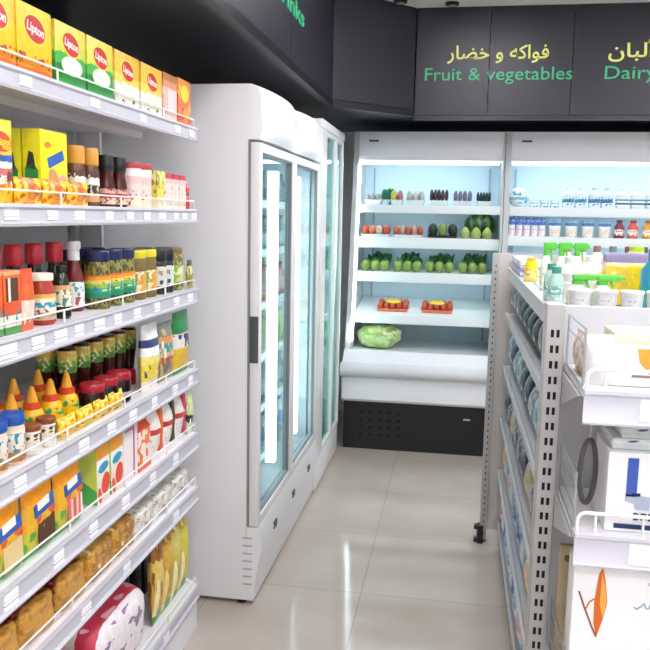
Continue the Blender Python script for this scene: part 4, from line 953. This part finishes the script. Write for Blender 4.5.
# third row: green peppers in groups
def capsicum():
    t = thing('green_pepper', '', 'pepper')
    bm = BM(); bmesh.ops.create_uvsphere(bm, u_segments=20, v_segments=12, radius=1)
    for v in bm.verts:
        a = math.atan2(v.co.y, v.co.x); f = 1+.09*math.cos(4*a)*(1-abs(v.co.z))
        dz = -.18*max(0, v.co.z-.8)*5*.5
        v.co = Vector((v.co.x*f*.0305, v.co.y*f*.0305, (v.co.z+dz)*.039+.039))
    obj('body', bm, A('light green pepper skin', '#93aa50', .3), t)
    obj('calyx', lathe(BM(), [(.018, .069), (.015, .074), (.005, .077), (.004, .086)], 8), mat('pepper calyx', '#3f6a2c', .6), t)
    return t
gp = capsicum(); first = True
for gi, pxs in enumerate(((368, 378, 388), (402, 412, 422), (435, 445, 455), (469, 479, 489))):
    for k, px in enumerate(pxs):
        for b in (0, 1):
            o = gp if first else dup(gp); first = False
            o.location = (X(px), YF+.080*b-.03, Z3); o.rotation_euler = (0, 0, gi+k*1.3+b)
            o['group'] = 'green peppers on the third chiller shelf'
            o['label'] = f"light green pepper, {['back', 'front'][1-b]} row, {ORD[k]} in the {['left end', 'second', 'third', 'right end'][gi]} cluster, third chiller shelf"
# dark leafy tops behind each cluster
for gi, px in enumerate((378, 412, 446, 480)):
    t = leafy('leaf_bunch', mat('dark leaf green', '#2c5a2a', .55), 0.20, .105, 20+gi, 'greens', f"dark leafy bunch behind the {['left end', 'second', 'third', 'right end'][gi]} pepper cluster, third chiller shelf")
    t.location = (X(px), YF+.19, Z3); t.scale = (1, .8, 1.2); t['group'] = 'dark leafy bunches on the third chiller shelf'
for i, (px, lb) in enumerate(((398, 'flat tray of red fruit with yellow centre, left one on the fourth chiller shelf'), (444, 'flat tray of red fruit with yellow centre, right one on the fourth chiller shelf'))):
    t = tray('red_fruit_tray', 0.215, 0.17, A('red peppers', '#d0502e', .3), n=(5, 3), fr_=.026, sq=.95, tm=mat('orange red tray', '#e07a58', .4))
    obj('label_sticker', lathe(BM(), [(.055, .050), (.054, .054)], 20), mat('yellow sticker', '#f0c83a', .45), t)
    put(t, X(px)+.002, 5.42, Z4, lb, 'flat red fruit trays'); t.rotation_euler = (0.147, 0, 0)
t = thing('lettuce', 'large pale green lettuce at the left end of the chiller tub', 'lettuce')
bm = lump(.105, 1.45, 1.1, .80, .16, 1.6, 4, 4)
for v in bm.verts: v.co.z += .006*mnoise.noise(v.co*40)
obj('head', bm, bands('lettuce leaf', [(0, '#b9d08a'), (.5, '#c6dba0')], 'X', .5, [(4, .55, '#93b85c', 0, 1), (7, .62, '#e2ecc8', 0, 1)], bump=(30, .6)), t)
rr = random.Random(4); bm = BM()
for k in range(12):
    a = rr.uniform(0, 2*PI); cz = rr.uniform(.05, .14); c = Vector((math.cos(a)*.115, math.sin(a)*.085, cz))
    n_ = Vector((math.cos(a), math.sin(a)*.8, .5)).normalized(); u = n_.orthogonal().normalized(); v_ = n_.cross(u)
    ring = [bm.verts.new(c+u*.045*math.cos(2*PI*s/12)*(1+.2*math.sin(s*3))+v_*.045*math.sin(2*PI*s/12)+n_*(.008+.010*math.sin(s*2.1))) for s in range(12)]
    cc = bm.verts.new(c-n_*.004)
    for s in range(12): bm.faces.new((cc, ring[s], ring[(s+1) % 12]))
o = obj('outer_leaf', bm, mat('pale lettuce leaf', '#b4cf84', .5), t, sharp=180); md = o.modifiers.new('thick', 'SOLIDIFY'); md.thickness = .002
put(t, X(383)+.02, 5.33, Z5, t['label'])

# dairy ------------------------------------------------------------------
DW = mat('white dairy plastic', '#dfe6e8', .35)
def Xd(px): return 0.296+(px-505)*0.0066
DZ1, DZ2 = 1.6255, 1.4355
DL = bands('white tub with teal marks', [(0, '#eef3f3'), (1, '#f1f5f5')], 'Z', .4, [(4, .56, '#2f8fa4', .1, .8)])
def tub(r, h, m, lidm, name='yogurt_tub', cat='yogurt tub', lid='lid'):
    return round_thing(name, cat, [(r*.82, 0), (r*.85, .003), (r, h*.92)], m, [(r*1.04, h*.92), (r*1.05, h*.94), (r*1.04, h), (r*.98, h+.001)], lidm, cap_name=lid)
def milk(w, h, m, mc):
    t = thing('milk_bottle', '', 'milk bottle')
    bm = BM(); box(bm, -w/2, w/2, -w/2, w/2, 0, h*.72, .008)
    lathe(bm, [(w*.46, h*.715), (w*.30, h*.86), (w*.20, h*.90), (w*.20, h*.93)], 14)
    obj('body', bm, DW, t); obj('cap', lathe(BM(), [(w*.25, h*.92), (w*.25, h), (w*.22, h+.002)], 14), mc, t)
    bm = BM(); box(bm, -w/2-.001, w/2+.001, -w/2-.001, w/2+.001, h*.15, h*.6); obj('label_band', bm, m, t)
    return t
TC = mat('teal cap', '#3c97a8', .4)
t = thing('labneh_bag', 'white rounded dairy bag with teal print at the left end of the top dairy shelf', 'dairy bag')
obj('body', lump(.07, .95, .8, .95, .05, 1, 3, 3), bands('white bag teal print', [(0, '#e8eff0'), (.35, '#7fc0cc'), (.5, '#e8f2f3')], 'Z', .35, [(4, .58, '#5fb0c0', .2, .8)], wobble=.3), t)
put(t, Xd(519), YF, DZ1, t['label'])
place(tub(.030, .05, DL, mat('pale teal lid', '#b4dade', .4)), [(Xd(px), YF, DZ1) for px in (534, 544, 554)], 'low white tub with pale teal lid', 'top dairy shelf', 'from the left')
place(milk(.065, .135, bands('white band with teal line', [(0, '#eef3f4'), (.3, '#1f8098'), (.65, '#e4ecee')], 'Z', .4, [(4, .56, '#4f9cb0', 0, 1)]), DW), [(Xd(px), YF, DZ1) for px in (567, 579)], 'white milk bottle with teal line', 'top dairy shelf', 'from the left')
place(milk(.065, .135, bands('white band with blue line', [(0, '#eef3f6'), (.3, '#2f6a9c'), (.7, '#e4ebf0')], 'Z', .4, [(4, .56, '#4f86b0', 0, 1)]), mat('pale blue cap', '#a9c8dc', .4)), [(Xd(px), YF, DZ1) for px in (592, 604)], 'white milk bottle with blue line', 'top dairy shelf', 'from the left')
place(milk(.075, .135, bands('white band with grey teal marks', [(0, '#eef2f3'), (.15, '#35586c'), (.34, '#e4eaec'), (.55, '#4f94a0'), (.72, '#e4eaec')], 'Z', .4), DW), [(Xd(px), YF, DZ1) for px in (619, 633, 647)], 'white milk bottle with grey bars', 'top dairy shelf', 'from the left')
YO = bands('blue white pink drink print', [(0, '#e0c8cc'), (.35, '#d8b4b8'), (.5, '#dfe3f0'), (.7, '#4d64ac')], 'Z', .35, [(5, .6, '#f0f0f4', 0, 1)], wobble=.1)
def yodrink(): return round_thing('yogurt_drink', 'yogurt drink', [(.020, 0), (.024, .004), (.024, .05), (.021, .062), (.024, .075), (.024, .098), (.016, .110)], YO, [(.0165, .109), (.0165, .121), (.0145, .123)], mat('blue drink cap', '#3c4f9c', .4), None, None, 'cap', 14)
place(yodrink(), [(Xd(px), YF, DZ2) for px in (513.5, 521, 528.5, 536, 543.5)], 'slim blue and pink yogurt drink', 'second dairy shelf', 'from the left')
YT = bands('blue topped tub print', [(0, '#e6c8b8'), (.3, '#ead6c6'), (.55, '#e9edf2'), (.72, '#5f86b4'), (.9, '#a9bfd8')], 'Z', .35, [(5, .6, '#f0efe8', 0, .6)], wobble=.1)
p = tub(.042, .115, YT, mat('sky blue lid', '#7fa2c8', .4))
place(p, [(Xd(px), YF, DZ2) for px in (556, 572, 588, 604)], 'tall blue lidded yogurt tub', 'second dairy shelf', 'from the left')
for px, c, l2, lb in ((618, '#7d2438', '#4a2430', 'dark red juice bottle beside the blue yogurt tubs, second dairy shelf'), (631, '#cf4a34', '#8a2c20', 'orange red juice bottle on the second dairy shelf'), (645, '#d08a2c', '#9a6420', 'amber juice bottle on the second dairy shelf')):
    t = round_thing('juice_bottle', 'juice bottle', [(.028, 0), (.032, .005), (.032, .075), (.018, .095), (.016, .105)], mat('juice '+c, c, .2), [(.019, .103), (.019, .118), (.017, .12)], mat('juice cap '+l2, l2, .35), [(.0326, .02), (.0327, .06)], bands('juice label '+c, [(0, '#efe0d8'), (1, '#efe0d8')], 'Z', .4, [(4, .55, c, 0, 1)]), 'cap')
    put(t, Xd(px), YF, DZ2, lb, 'juice bottles on the second dairy shelf')

# ------------------------------------------------------------------ gondola in the middle
GX0, GX1 = 0.228, 0.90
GY0, GY1 = 1.86, 3.60
GZ = [1.330, 1.125, 0.885, 0.635, 0.385, 0.135]
gd = thing('gondola_shelving', 'double sided grey gondola shelving unit standing in the middle of the floor', 'shelving', (0.55, GY0, 0))
def gp_(name, bm, m, parent=None):
    o = obj(name, bm, m, parent or gd)
    if parent is None: o.location = (-0.55, -GY0, 0)
    return o
gp_('spine_panel', box(BM(), 0.55, 0.57, GY0, GY1, 0.02, 1.33), GREYP)
GRL = mat('grey white gondola rail', '#cfd1d3', .4)
for z in GZ:
    LH = .045 if z == GZ[0] else .026
    xa = GX0 if z > .2 else GX0+.012
    bm = BM(); box(bm, xa+.006, .549, GY0, GY1, z-.012, z); box(bm, .571, GX1, GY0, GY1, z-.012, z)
    if z == GZ[0]: box(bm, .5495, .5705, GY0, GY1, z-.010, z)
    sh = gp_('shelf', bm, RACKG)
    bm = BM(); prism(bm, [(xa, z-LH), (xa+.008, z-LH), (xa+.006, z-.012), (xa+.006, z+.004), (xa-.002, z+.004), (xa+.001, z-.01)], GY0, GY1, 'XZ')
    gp_('price_rail', bm, GRL, sh)
    bm = BM()
    wh = .03 if z == GZ[0] else .018
    tube(bm, [(xa+.005, GY0+.01, z), (xa+.005, GY0+.01, z+wh), (xa+.005, GY1-.01, z+wh), (xa+.005, GY1-.01, z)], .0018, 6)
    gp_('wire_guard', bm, CHROME, sh)
gp_('kick_plate', box(BM(), .262, .88, GY0+.01, GY1-.005, .001, .121), GREYP)
# near and far end frames with slotted posts
def post(x0, x1, y0, y1, z1, parent, pfn, face='-y', cols=2, sw=.0029, sh_=.0145):
    bm = BM(); box(bm, x0, x1, y0, y1, 0.012, z1, .002)
    o = pfn('upright', bm, mat('white grey upright', '#b4b3b1', .45))
    bm = BM(); n = int((z1-.05)/.03)
    for k in range(n):
        z = .04+k*.03
        if face == '-y':
            for c in range(cols):
                cx = x0+(x1-x0)*((c+.5)/cols*.62+.19)
                box(bm, cx-sw, cx+sw, y0-.0006, y0+.001, z, z+sh_)
        else:
            cy = (y0+y1)/2
            box(bm, x0-.0006, x0+.001, cy-.004, cy+.004, z, z+.015)
    pfn('slots', bm, SLOT, o)
    bm = BM(); lathe(bm, [(.018, 0), (.018, .008), (.008, .010), (.008, .03)], 10, (x0+x1)/2, (y0+y1)/2)
    pfn('foot', bm, BLACK, o)
    return o

# far end frame (only its back and posts face the aisle)
fe = thing('end_shelving', 'grey slotted end unit of the gondola nearest the produce chiller', 'shelving', (0.2, 3.69, 0))
def fe_(name, bm, m, parent=None):
    o = obj(name, bm, m, parent or fe)
    if parent is None: o.location = (-0.2, -3.69, 0)
    return o
post(.163, .193, 3.66, 3.72, 1.392, fe, fe_, '-y', 1, .0024, .011)
post(.86, .89, 3.66, 3.72, 1.392, fe, fe_, '-y', 1, .0024, .011)
fe_('panel', box(BM(), .194, .859, 3.68, 3.70, .06, 1.392), mat('beige grey panel', '#cfcac4', .5))
bm = BM(); box(bm, .150, .178, 3.640, 3.70, .0, .085, .004); box(bm, .135, .150, 3.655, 3.685, .0, .02); box(bm, .135, .150, 3.655, 3.685, .065, .083)
fe_('foot_bracket', bm, BLACK)

# near end-cap shelving with shelves facing the camera
ec = thing('end_cap_shelving', 'white end cap shelving with slotted post at the near end of the gondola', 'shelving', (0.175, 1.54, 0))
def ec_(name, bm, m, parent=None):
    o = obj(name, bm, m, parent or ec)
    if parent is None: o.location = (-0.175, -1.54, 0)
    return o
post(.172, .205, 1.505, 1.565, 1.392, ec, ec_)
post(.86, .893, 1.505, 1.565, 1.392, ec, ec_)
ec_('back_panel', box(BM(), .206, .859, 1.525, 1.545, .05, 1.388), mat('pale grey end panel', '#c9c9cc', .5))
EZ = [1.277, 1.034, 0.712, 0.14]
for i, z in enumerate(EZ):
    y0 = 1.285
    bm = BM(); box(bm, .212, .859, y0+.004, 1.524, z-.012, z)
    sh = ec_('shelf', bm, RACKW)
    lp = .055
    bm = BM(); prism(bm, [(y0-.002, z-lp), (y0+.004, z-lp), (y0+.004, z+.002), (y0-.004, z+.002), (y0-.004, z-.004), (y0, z-.008), (y0, z-lp+.008), (y0-.003, z-lp+.004)], .212, .859, 'YZ')
    ec_('price_rail', bm, mat('lilac white end rail', '#d2d2de', .4), sh)
    bm = BM(); zt = z+.035
    pts = [(.216, y0+.008, z)]+[(.216+.014*(1-math.cos(a)), y0+.008, zt-.014+.014*math.sin(a)) for a in (0, .4, .8, 1.2, PI/2)]+[(.85, y0+.008, zt), (.85, y0+.008, z)]
    tube(bm, pts, .0032, 8)
    for x in (.245, .32, .42, .52, .62, .72, .80): tube(bm, [(x, y0+.008, z), (x, y0+.008, zt)], .0022, 6)
    ec_('wire_guard', bm, WIRE, sh)
    # side guard of grey wire
    bm = BM(); xg = .212
    zt = z+.098; yg1 = 1.502
    tube(bm, [(xg, yg1, z+.004), (xg, yg1, zt), (xg, y0+.022, zt), (xg, y0+.022, z+.004), (xg, yg1, z+.004)], .0020, 6)
    for q in (.35, .68) if i else (.72,): tube(bm, [(xg, yg1, z+.098*q), (xg, y0+.022, z+.098*q)], .0012, 5)
    ec_('side_guard', bm, CHROME, sh)
    bm = BM(); prism(bm, [(1.503, z-.075), (1.503, z-.013), (y0+.02, z-.013)], .2065, .2105, 'YZ')
    ec_('bracket', bm, mat('grey bracket', '#b9bbbd', .5), sh)
    for x in (.30, .47) if i < 2 else (.55,):
        ec_('price_tag', box(BM(), x-.001, x+.055, y0-.0022, y0+.001, z-lp+.010, z-.009), mat('blank white tag', '#fbfbfd', .5), sh)

# end-cap goods (front faces the camera, -y)
RF = -PI/2
p = carton('cream_lid_carton', 'carton', .33, .09, .088, mat('white board', '#f4f3f0', .4))
p.location = (.428, 1.378, EZ[0]+.001); p.rotation_euler = (0, 0, RF); p['label'] = 'wide white carton with orange picture and cream top on the upper end cap shelf'
bm = BM(); box(bm, -.0465, .0465, -.1665, .1665, .072, .090, .002); obj('lid', bm, CREAM, p)
decal(p, 'picture', [(-.128, .064), (-.03, .064), (-.04, .022), (-.108, .022), (-.124, .042)], .045, mat('print orange bowl', '#f0a43c', .45))
decal(p, 'printed_line', quad(-.09, .018, .09, .004), .045, mat('print grey brown', '#8a7a70', .5))
for k, x in enumerate((.240, .266)):
    t = pouch('clear_bag', 'bag', .05, .085, .022, mat('clear film bag', '#e6e4e2', .15), seed=k)
    t.location = (x, 1.335+.01*k, EZ[0]+.001); t.rotation_euler = (0, 0, RF+.25*k); t['group'] = 'clear film bags on the end cap'; t['label'] = ['clear film bag at the wire side guard, upper end cap shelf', 'clear film bag beside the white carton, upper end cap shelf'][k]
t = pouch('beige_bag', 'bag', .10, .075, .025, bands('beige food bag', [(0, '#cdbb90'), (.3, '#d8c8ae'), (.6, '#d9c3b8'), (1, '#e2d6cc')], 'Z', .35, [(4, .58, '#efe6da', 0, 1), (5, .62, '#b09a80', 0, 1)], wobble=.2))
t.location = (.228, 1.43, EZ[0]+.001); t.rotation_euler = (0, 0, PI+.05); t['label'] = 'beige food bag behind the wire side guard, upper end cap shelf'
# appliance box with blue picture
p = carton('appliance_box', 'box', .26, .12, .137, mat('white glossy board', '#f5f5f8', .3))
p.location = (.392, 1.370, EZ[1]+.001); p.rotation_euler = (0, 0, RF); p['label'] = 'white appliance box with blue picture and dark wording on the middle end cap shelf'
decal(p, 'picture', quad(-.0905, .095, .017, .066), .06, mat('print cobalt', '#3d5cb4', .4))
decal(p, 'picture', [(-.100, .066), (-.060, .063), (-.060, .040), (-.082, .040), (-.086, .050), (-.100, .054)], .06, mat('print pale blue grey', '#a9b4c8', .4))
decal(p, 'picture', quad(-.083, .066, .014, .005), .0606, NAVY)
text('lettering', 'BOSS', .017, mat('print dark navy', '#23305c', .45), p, (.0612, -.066, .0225), (PI/2, 0, PI/2), .0004, .0006)
decal(p, 'printed_bar', quad(-.035, .010, .16, .008), .06, mat('print dark navy'))
for k in range(2):
    t = carton('clear_pack', 'pack', .22, .11, .020, bands('clear pack print', [(0, '#c9d2d2'), (.5, '#d9e0e0')], 'Z', .15, [(4, .64, '#50548a', .2, .9)]), .004)
    t.location = (.378+.012*k, 1.378, EZ[1]+.1385+.0205*k); t.rotation_euler = (0, 0, RF+.03*k); t['group'] = 'clear packs on the appliance box'
    t['label'] = ['flat clear pack lying directly on the white appliance box', 'flat clear pack lying on top of another clear pack'][k]
# looped dark strap hanging at the left of the box
bm = BM(); tube(bm, [(0, .02*math.sin(a)*.4, -.055+.055*math.cos(a)) if False else (.016*math.sin(a), 0, -.058+.056*math.cos(a)) for a in [2*PI*k/24 for k in range(25)]], .0045, 8)
o = obj('strap_loop', bm, mat('dark grey strap', '#4c4a4e', .5)); o.location = (.236, 1.345, EZ[1]+.148); o.rotation_euler = (0, 0, .5)
o['label'] = 'dark grey looped strap hanging left of the white appliance box'; o['category'] = 'strap'
bm = BM(); tube(bm, [(.236, 1.345, EZ[1]+.149), (.236, 1.345, EZ[0]-.0125)], .0012, 5); o2 = obj('hook', bm, CHROME, o); o2.matrix_parent_inverse = (Matrix.Translation(o.location) @ Matrix.Rotation(.5, 4, 'Z')).inverted()
# big white carton with orange flame picture
p = carton('flame_print_carton', 'carton', .34, .06, .262, mat('white satin board', '#f6f6f8', .35))
p.location = (.388, 1.334, EZ[2]+.001); p.rotation_euler = (0, 0, RF); p['label'] = 'large white carton with orange leaf picture on the lower end cap shelf'
decal(p, 'picture', [(-.130, .242), (-.124, .261), (-.118, .235), (-.113, .198), (-.118, .168), (-.127, .134), (-.133, .158), (-.134, .198)], .03, mat('print flame orange', '#d96a24', .45))
decal(p, 'picture', [(-.1245, .250), (-.117, .222), (-.1145, .198), (-.119, .168), (-.125, .193)], .0306, mat('print flame gold', '#f2b24a', .45))
bm = BM(); tube(bm, [(.0304, -.160, .213), (.0304, -.150, .186), (.0304, -.136, .152), (.0304, -.127, .134)], .0016, 5); obj('picture', bm, mat('print stem brown', '#9a5a3a', .5), p)
bm = BM(); tube(bm, [(.0304, -.148, .180), (.0304, -.142, .195), (.0304, -.134, .202)], .0013, 5); obj('picture', bm, mat('print flame orange'), p)
bm = BM()
tube(bm, [(.0304, -.058+.004*k, .196+.006*math.sin(k*1.9)+(.010 if k in (4, 9) else 0)) for k in range(16)], .0012, 5)
tube(bm, [(.0304, -.058, .196), (.0304, -.066, .190), (.0304, -.070, .194)], .0012, 5)
obj('script_lettering', bm, mat('print slate blue', '#8ea4bc', .5), p)
obj('printed_line', prism(BM(), quad(0.0, .236, .10, .006), .0294, .0308), mat('print pale slate', '#c3ccd8', .5), p)
t = thing('cutting_board', 'beige wooden cutting board standing beside the large white carton on the end cap', 'cutting board', (.214, 1.44, EZ[2]+.001))
bm = BM(); box(bm, -.028, .028, -.006, .006, 0, .225, .004); obj('board', bm, mat('beige wood', '#c9b494', .55, mottle=.25), t)
obj('hang_hole', prism(BM(), ell(-.012, .200, .007, .007), -.0068, .0068, 'XZ'), mat('brown hole rim', '#7a5638', .6), t)
t.location = (.244, 1.470, EZ[2]+.001)

# goods on the gondola's aisle side (front faces -x)
rr = random.Random(11)
gsets = [
 (1, .155, [('black_pack', '#191a1d', '#343a38', 'black'), ('green_pack', '#5f7358', '#8f9a86', 'sage green'), ('grey_pack', '#9a9092', '#77727a', 'grey pink')], [1, 1, 2, 0, 0, 0, 0, 2, 2, 1]),
 (2, .18, [('white_pack', '#b9c2c8', '#86a0b2', 'white and pale blue'), ('navy_pack', '#23283e', '#4a5470', 'navy'), ('blue_pack', '#86a8be', '#c0cad0', 'sky blue')], [0, 0, 2, 0, 1, 1, 2, 0, 1, 2]),
 (3, .18, [('lilac_pack', '#a29ea6', '#5c5270', 'lilac'), ('dark_purple_pack', '#2c263c', '#5a5472', 'dark purple'), ('yellow_pack', '#c4b47c', '#c9c0ae', 'pale yellow')], [1, 1, 0, 2, 1, 0, 0, 2, 0, 1]),
 (4, .19, [('pink_pack', '#e0b4b8', '#e8d8d8', 'pink'), ('blue_bag', '#2f62a8', '#9cc0e0', 'deep blue'), ('pale_pack', '#cfd8e0', '#a0b8d0', 'pale grey blue'), ('peach_pack', '#e6c0a0', '#e8d060', 'peach')], [2, 0, 3, 2, 1, 1, 2, 0, 2, 3]),
 (5, .19, [('light_blue_pack', '#86b4d8', '#dfeaf2', 'light blue'), ('white_blue_pack', '#dde6ec', '#5c90c4', 'white and blue'), ('rose_pack', '#d8a4ac', '#f0e0e0', 'rose')], [0, 1, 0, 2, 0, 1, 0, 0, 1, 2])]
GSN = ['top', 'second', 'third', 'fourth', 'fifth', 'bottom']
for si, hh, kinds, seq in gsets:
    z = GZ[si]+.0008; protos = {}; cnt = {}
    for k, ki in enumerate(seq):
        nm, c1, c2, ds = kinds[ki]
        if ki not in protos:
            m = bands(f'{nm} print {si}', [(0, c1), (.3, c2), (.45, c1), (.8, c2), (.9, c1)], 'Z', .35, [(4, .58, c2, 0, 1), (5, .64, '#f0f0f0', 0, 1)], wobble=.25)
            protos[ki] = pouch(nm, 'pack', .155, hh*(.92+.05*ki), .09, m, crimp=.05, seed=si+ki)
            o = protos[ki]
        else: o = dup(protos[ki])
        o.location = (.286, GY0+.09+k*.172, z); o.rotation_euler = (0, 0, PI)
        o['group'] = f'{ds} packs on the {GSN[si]} gondola shelf'
        o['label'] = f'{ds} pack, {ORD[k]} pack from the slotted end post, {GSN[si]} gondola shelf'

# top deck: household bottles
GB = mat('bright green plastic', '#5ec544', .35)
LW = mat('translucent white plastic', '#eef2e6', .3)
def pump(h=.135, c=GB, wb=.034):
    t = round_thing('spray_bottle', 'spray bottle', [(wb*.9, 0), (wb, .006), (wb, h*.6), (wb*.55, h*.78), (wb*.42, h*.82)], LW,
        [(wb*.5, h*.81), (wb*.55, h*.84), (wb*.55, h*.92), (wb*.4, h*.94)], c, [(wb*1.012, h*.12), (wb*1.014, h*.55)], bands('pale green label', [(0, '#e9efda'), (.4, '#dfe8cc'), (1, '#eef2e4')], 'Z', .4, [(4, .62, '#b8cf90', 0, 1)]), 'collar')
    bm = BM(); box(bm, -.018, .060, -.017, .017, h*.935, h*1.12, .006); box(bm, .058, .072, -.012, .012, h*.98, h*1.08, .003)
    obj('spray_head', bm, c, t)
    bm = BM(); prism(bm, [(.020, h*.94), (.032, h*.94), (.040, h*.70), (.033, h*.70)], -.007, .007, 'XZ'); obj('trigger', bm, c, t)
    return t
z = GZ[0]+.0008
place(slim(pump(), .49), [(.272, 2.50, z), (.318, 2.50, z), (.364, 2.50, z)], 'white green headed spray bottle, back row', 'gondola top', 'from the aisle', rz=0.05)
place(slim(pump(.080), .72), [(.293, 1.975, z), (.350, 1.972, z)], 'short white green headed spray bottle, front row', 'gondola top', 'from the aisle', rz=0.0)
p = round_thing('cleaner_bottle', 'bottle', [(.030, 0), (.034, .005), (.034, .085), (.022, .11)], mat('yellow cleaner plastic', '#f0d21c', .3), [(.023, .108), (.023, .126), (.02, .128)], mat('amber cleaner cap', '#efc41a', .35), [(.0345, .02), (.0346, .07)], bands('yellow white label', [(0, '#f2e07a'), (.5, '#f0d440')], 'Z', .4, [(4, .58, '#f4ecd0', 0, 1), (4, .62, '#e0a03c', 0, 1)]), 'cap')
slim(p, .72, .66); put(p, .262, 2.86, z, 'yellow cleaner bottle behind the aisle side wire on the gondola top')
TEALB = mat('pale teal plastic', '#b5d9d0', .3)
p = round_thing('cleaner_bottle', 'bottle', [(.030, 0), (.034, .005), (.034, .09), (.020, .115)], TEALB, [(.021, .113), (.021, .135), (.018, .137)], mat('sea green cap', '#4a9a84', .35), [(.0345, .02), (.0346, .07)], bands('teal label print', [(0, '#bfe0d8'), (.4, '#7fc0b4'), (1, '#c9e4dc')], 'Z', .4, [(4, .56, '#f0f6f2', 0, 1)]), 'cap')
place(slim(p, .56, .74), [(.252, 2.06, z), (.256, 2.20, z)], 'pale teal cleaner bottle', 'gondola top', 'from the near end')
WH = bands('white pack purple print', [(0, '#dcd6e2'), (.4, '#a89cc0'), (.6, '#e4e0ea')], 'Z', .35, [(4, .58, '#7a6a9c', 0, 1)])
p = carton('tissue_pack', 'pack', .15, .09, .06, WH, .008)
place(p, [(.285, 3.48, z), (.285, 3.315, z), (.285, 3.15, z)], 'white and purple pack', 'gondola top aisle side', 'from the far end', rz=PI)
t = round_thing('detergent_bottle', 'bottle', [(.045, 0), (.05, .006), (.05, .12), (.03, .15)], LW, [(.032, .148), (.032, .17), (.028, .172)], mat('pale cap', '#e6e8e2', .35), [(.0508, .02), (.0509, .11)], bands('grey white label', [(0, '#dcdad8'), (1, '#e8e6e4')], 'Z', .4, [(4, .6, '#f4f4f0', 0, 1)]), 'cap')
place(slim(t, .62, .72), [(.300, 2.14, z), (.362, 2.20, z)], 'large off white detergent bottle', 'gondola top', 'from the aisle')
p = tub(.026, .058, bands('white pot grey print', [(0, '#e4e4e2'), (1, '#eceae8')], 'Z', .4, [(4, .62, '#c4c4c4', 0, 1)]), mat('white pot lid', '#eeeeec', .4), 'cleaning_pot', 'pot')
place(p, [(.290+.058*k, 1.900, z) for k in range(8)], 'low white pot in the front row', 'gondola top', 'from the aisle')
YB = bands('yellow sponge pack', [(0, '#f0c83a'), (.5, '#f2d41c'), (.9, '#e8c020')], 'Y', .35, [(4, .6, '#f4e49a', 0, 1)])
p = carton('sponge_pack', 'pack', .105, .07, .105, YB, .008)
place(p, [(.440, 2.155, z), (.552, 2.155, z)], 'yellow sponge pack', 'gondola top behind the white pots', 'from the aisle', rz=RF)
p = carton('wipes_pack', 'pack', .20, .11, .125, bands('lilac wipes pack', [(0, '#e6e4ea'), (.5, '#d8d4e2'), (.8, '#8a80a4')], 'Z', .35, [(4, .62, '#efeef4', 0, .8)]), .012)
place(p, [(.53, 2.42, z)], 'lilac grey wipes pack', 'behind the yellow sponge packs on the gondola top', rz=RF-.12)
t = round_thing('cleaner_bottle', 'bottle', [(.04, 0), (.045, .006), (.045, .10), (.028, .125)], mat('teal cleaner plastic', '#2f8fa8', .3), [(.03, .123), (.03, .15), (.026, .152)], mat('deep blue cap', '#2c6aa0', .35), [(.0455, .02), (.0456, .06)], mat('sea teal label', '#2fa59a', .4), 'cap')
put(t, .495, 2.03, z, 'teal cleaner bottle at the photo edge on the gondola top')
t = round_thing('cleaner_bottle', 'bottle', [(.035, 0), (.04, .006), (.04, .09), (.025, .11)], mat('lime cleaner plastic', '#c4d468', .3), [(.026, .108), (.026, .126), (.023, .128)], mat('lime cap', '#a8c040', .35), None, None, 'cap')
put(t, .655, 3.05, z, 'lime green cleaner bottle at the back of the gondola top')
cl = ['#9a3c44', '#5c4a54', '#8a6a5c', '#6a7a70', '#7a4450', '#54585c']
for k in range(6):
    t = round_thing('small_bottle', 'bottle', [(.022, 0), (.025, .004), (.025, .07), (.014, .09)], mat('pale cosmetic plastic', '#e0dcd2', .3), [(.015, .089), (.015, .113), (.013, .115)], mat('small cap '+cl[k], cl[k], .35), [(.0254, .015), (.0255, .055)], mat('small label '+cl[k], '#d4c8bc', .4), 'cap')
    put(t, .45+.062*k, 3.40, z, f"small pale bottle with {['red', 'plum', 'brown', 'grey green', 'wine', 'grey'][k]} cap, back row on the gondola top", 'small bottles in the back row of the gondola top')

# ------------------------------------------------------------------ camera, world, view
yaw, pitch, roll, fpx = 0.1660535476098751, 0.1400078662497882, 0.019302585908248165, 778.2138
cy, sy, cp_, sp_ = math.cos(yaw), math.sin(yaw), math.cos(pitch), math.sin(pitch)
f = Vector((-sy*cp_, cy*cp_, -sp_)); r = Vector((cy, sy, 0)); u = r.cross(f)
c, s = math.cos(roll), math.sin(roll)
r2 = c*r+s*u; u2 = -s*r+c*u
cam = bpy.data.cameras.new('camera'); co = bpy.data.objects.new('camera', cam); COL.objects.link(co)
cam.sensor_width = 36; cam.lens = fpx/650*36; cam.clip_start = .05
M = Matrix((( r2.x, u2.x, -f.x, 0), (r2.y, u2.y, -f.y, 0), (r2.z, u2.z, -f.z, 1.55), (0, 0, 0, 1)))
co.matrix_world = M
S.camera = co
w = bpy.data.worlds.new('world'); S.world = w; w.use_nodes = True
w.node_tree.nodes['Background'].inputs['Color'].default_value = (1, 1, 1, 1)
w.node_tree.nodes['Background'].inputs['Strength'].default_value = 0.2
S.view_settings.view_transform = 'Standard'; S.view_settings.look = 'None'
S.view_settings.gamma = 1; S.view_settings.use_curve_mapping = False
S.view_settings.exposure = 0.2
S.cycles.max_bounces = 10; S.cycles.diffuse_bounces = 5; S.cycles.transparent_max_bounces = 16
S.cycles.caustics_reflective = False; S.cycles.caustics_refractive = False
S.cycles.sample_clamp_indirect = 6.0
bpy.context.view_layer.update()
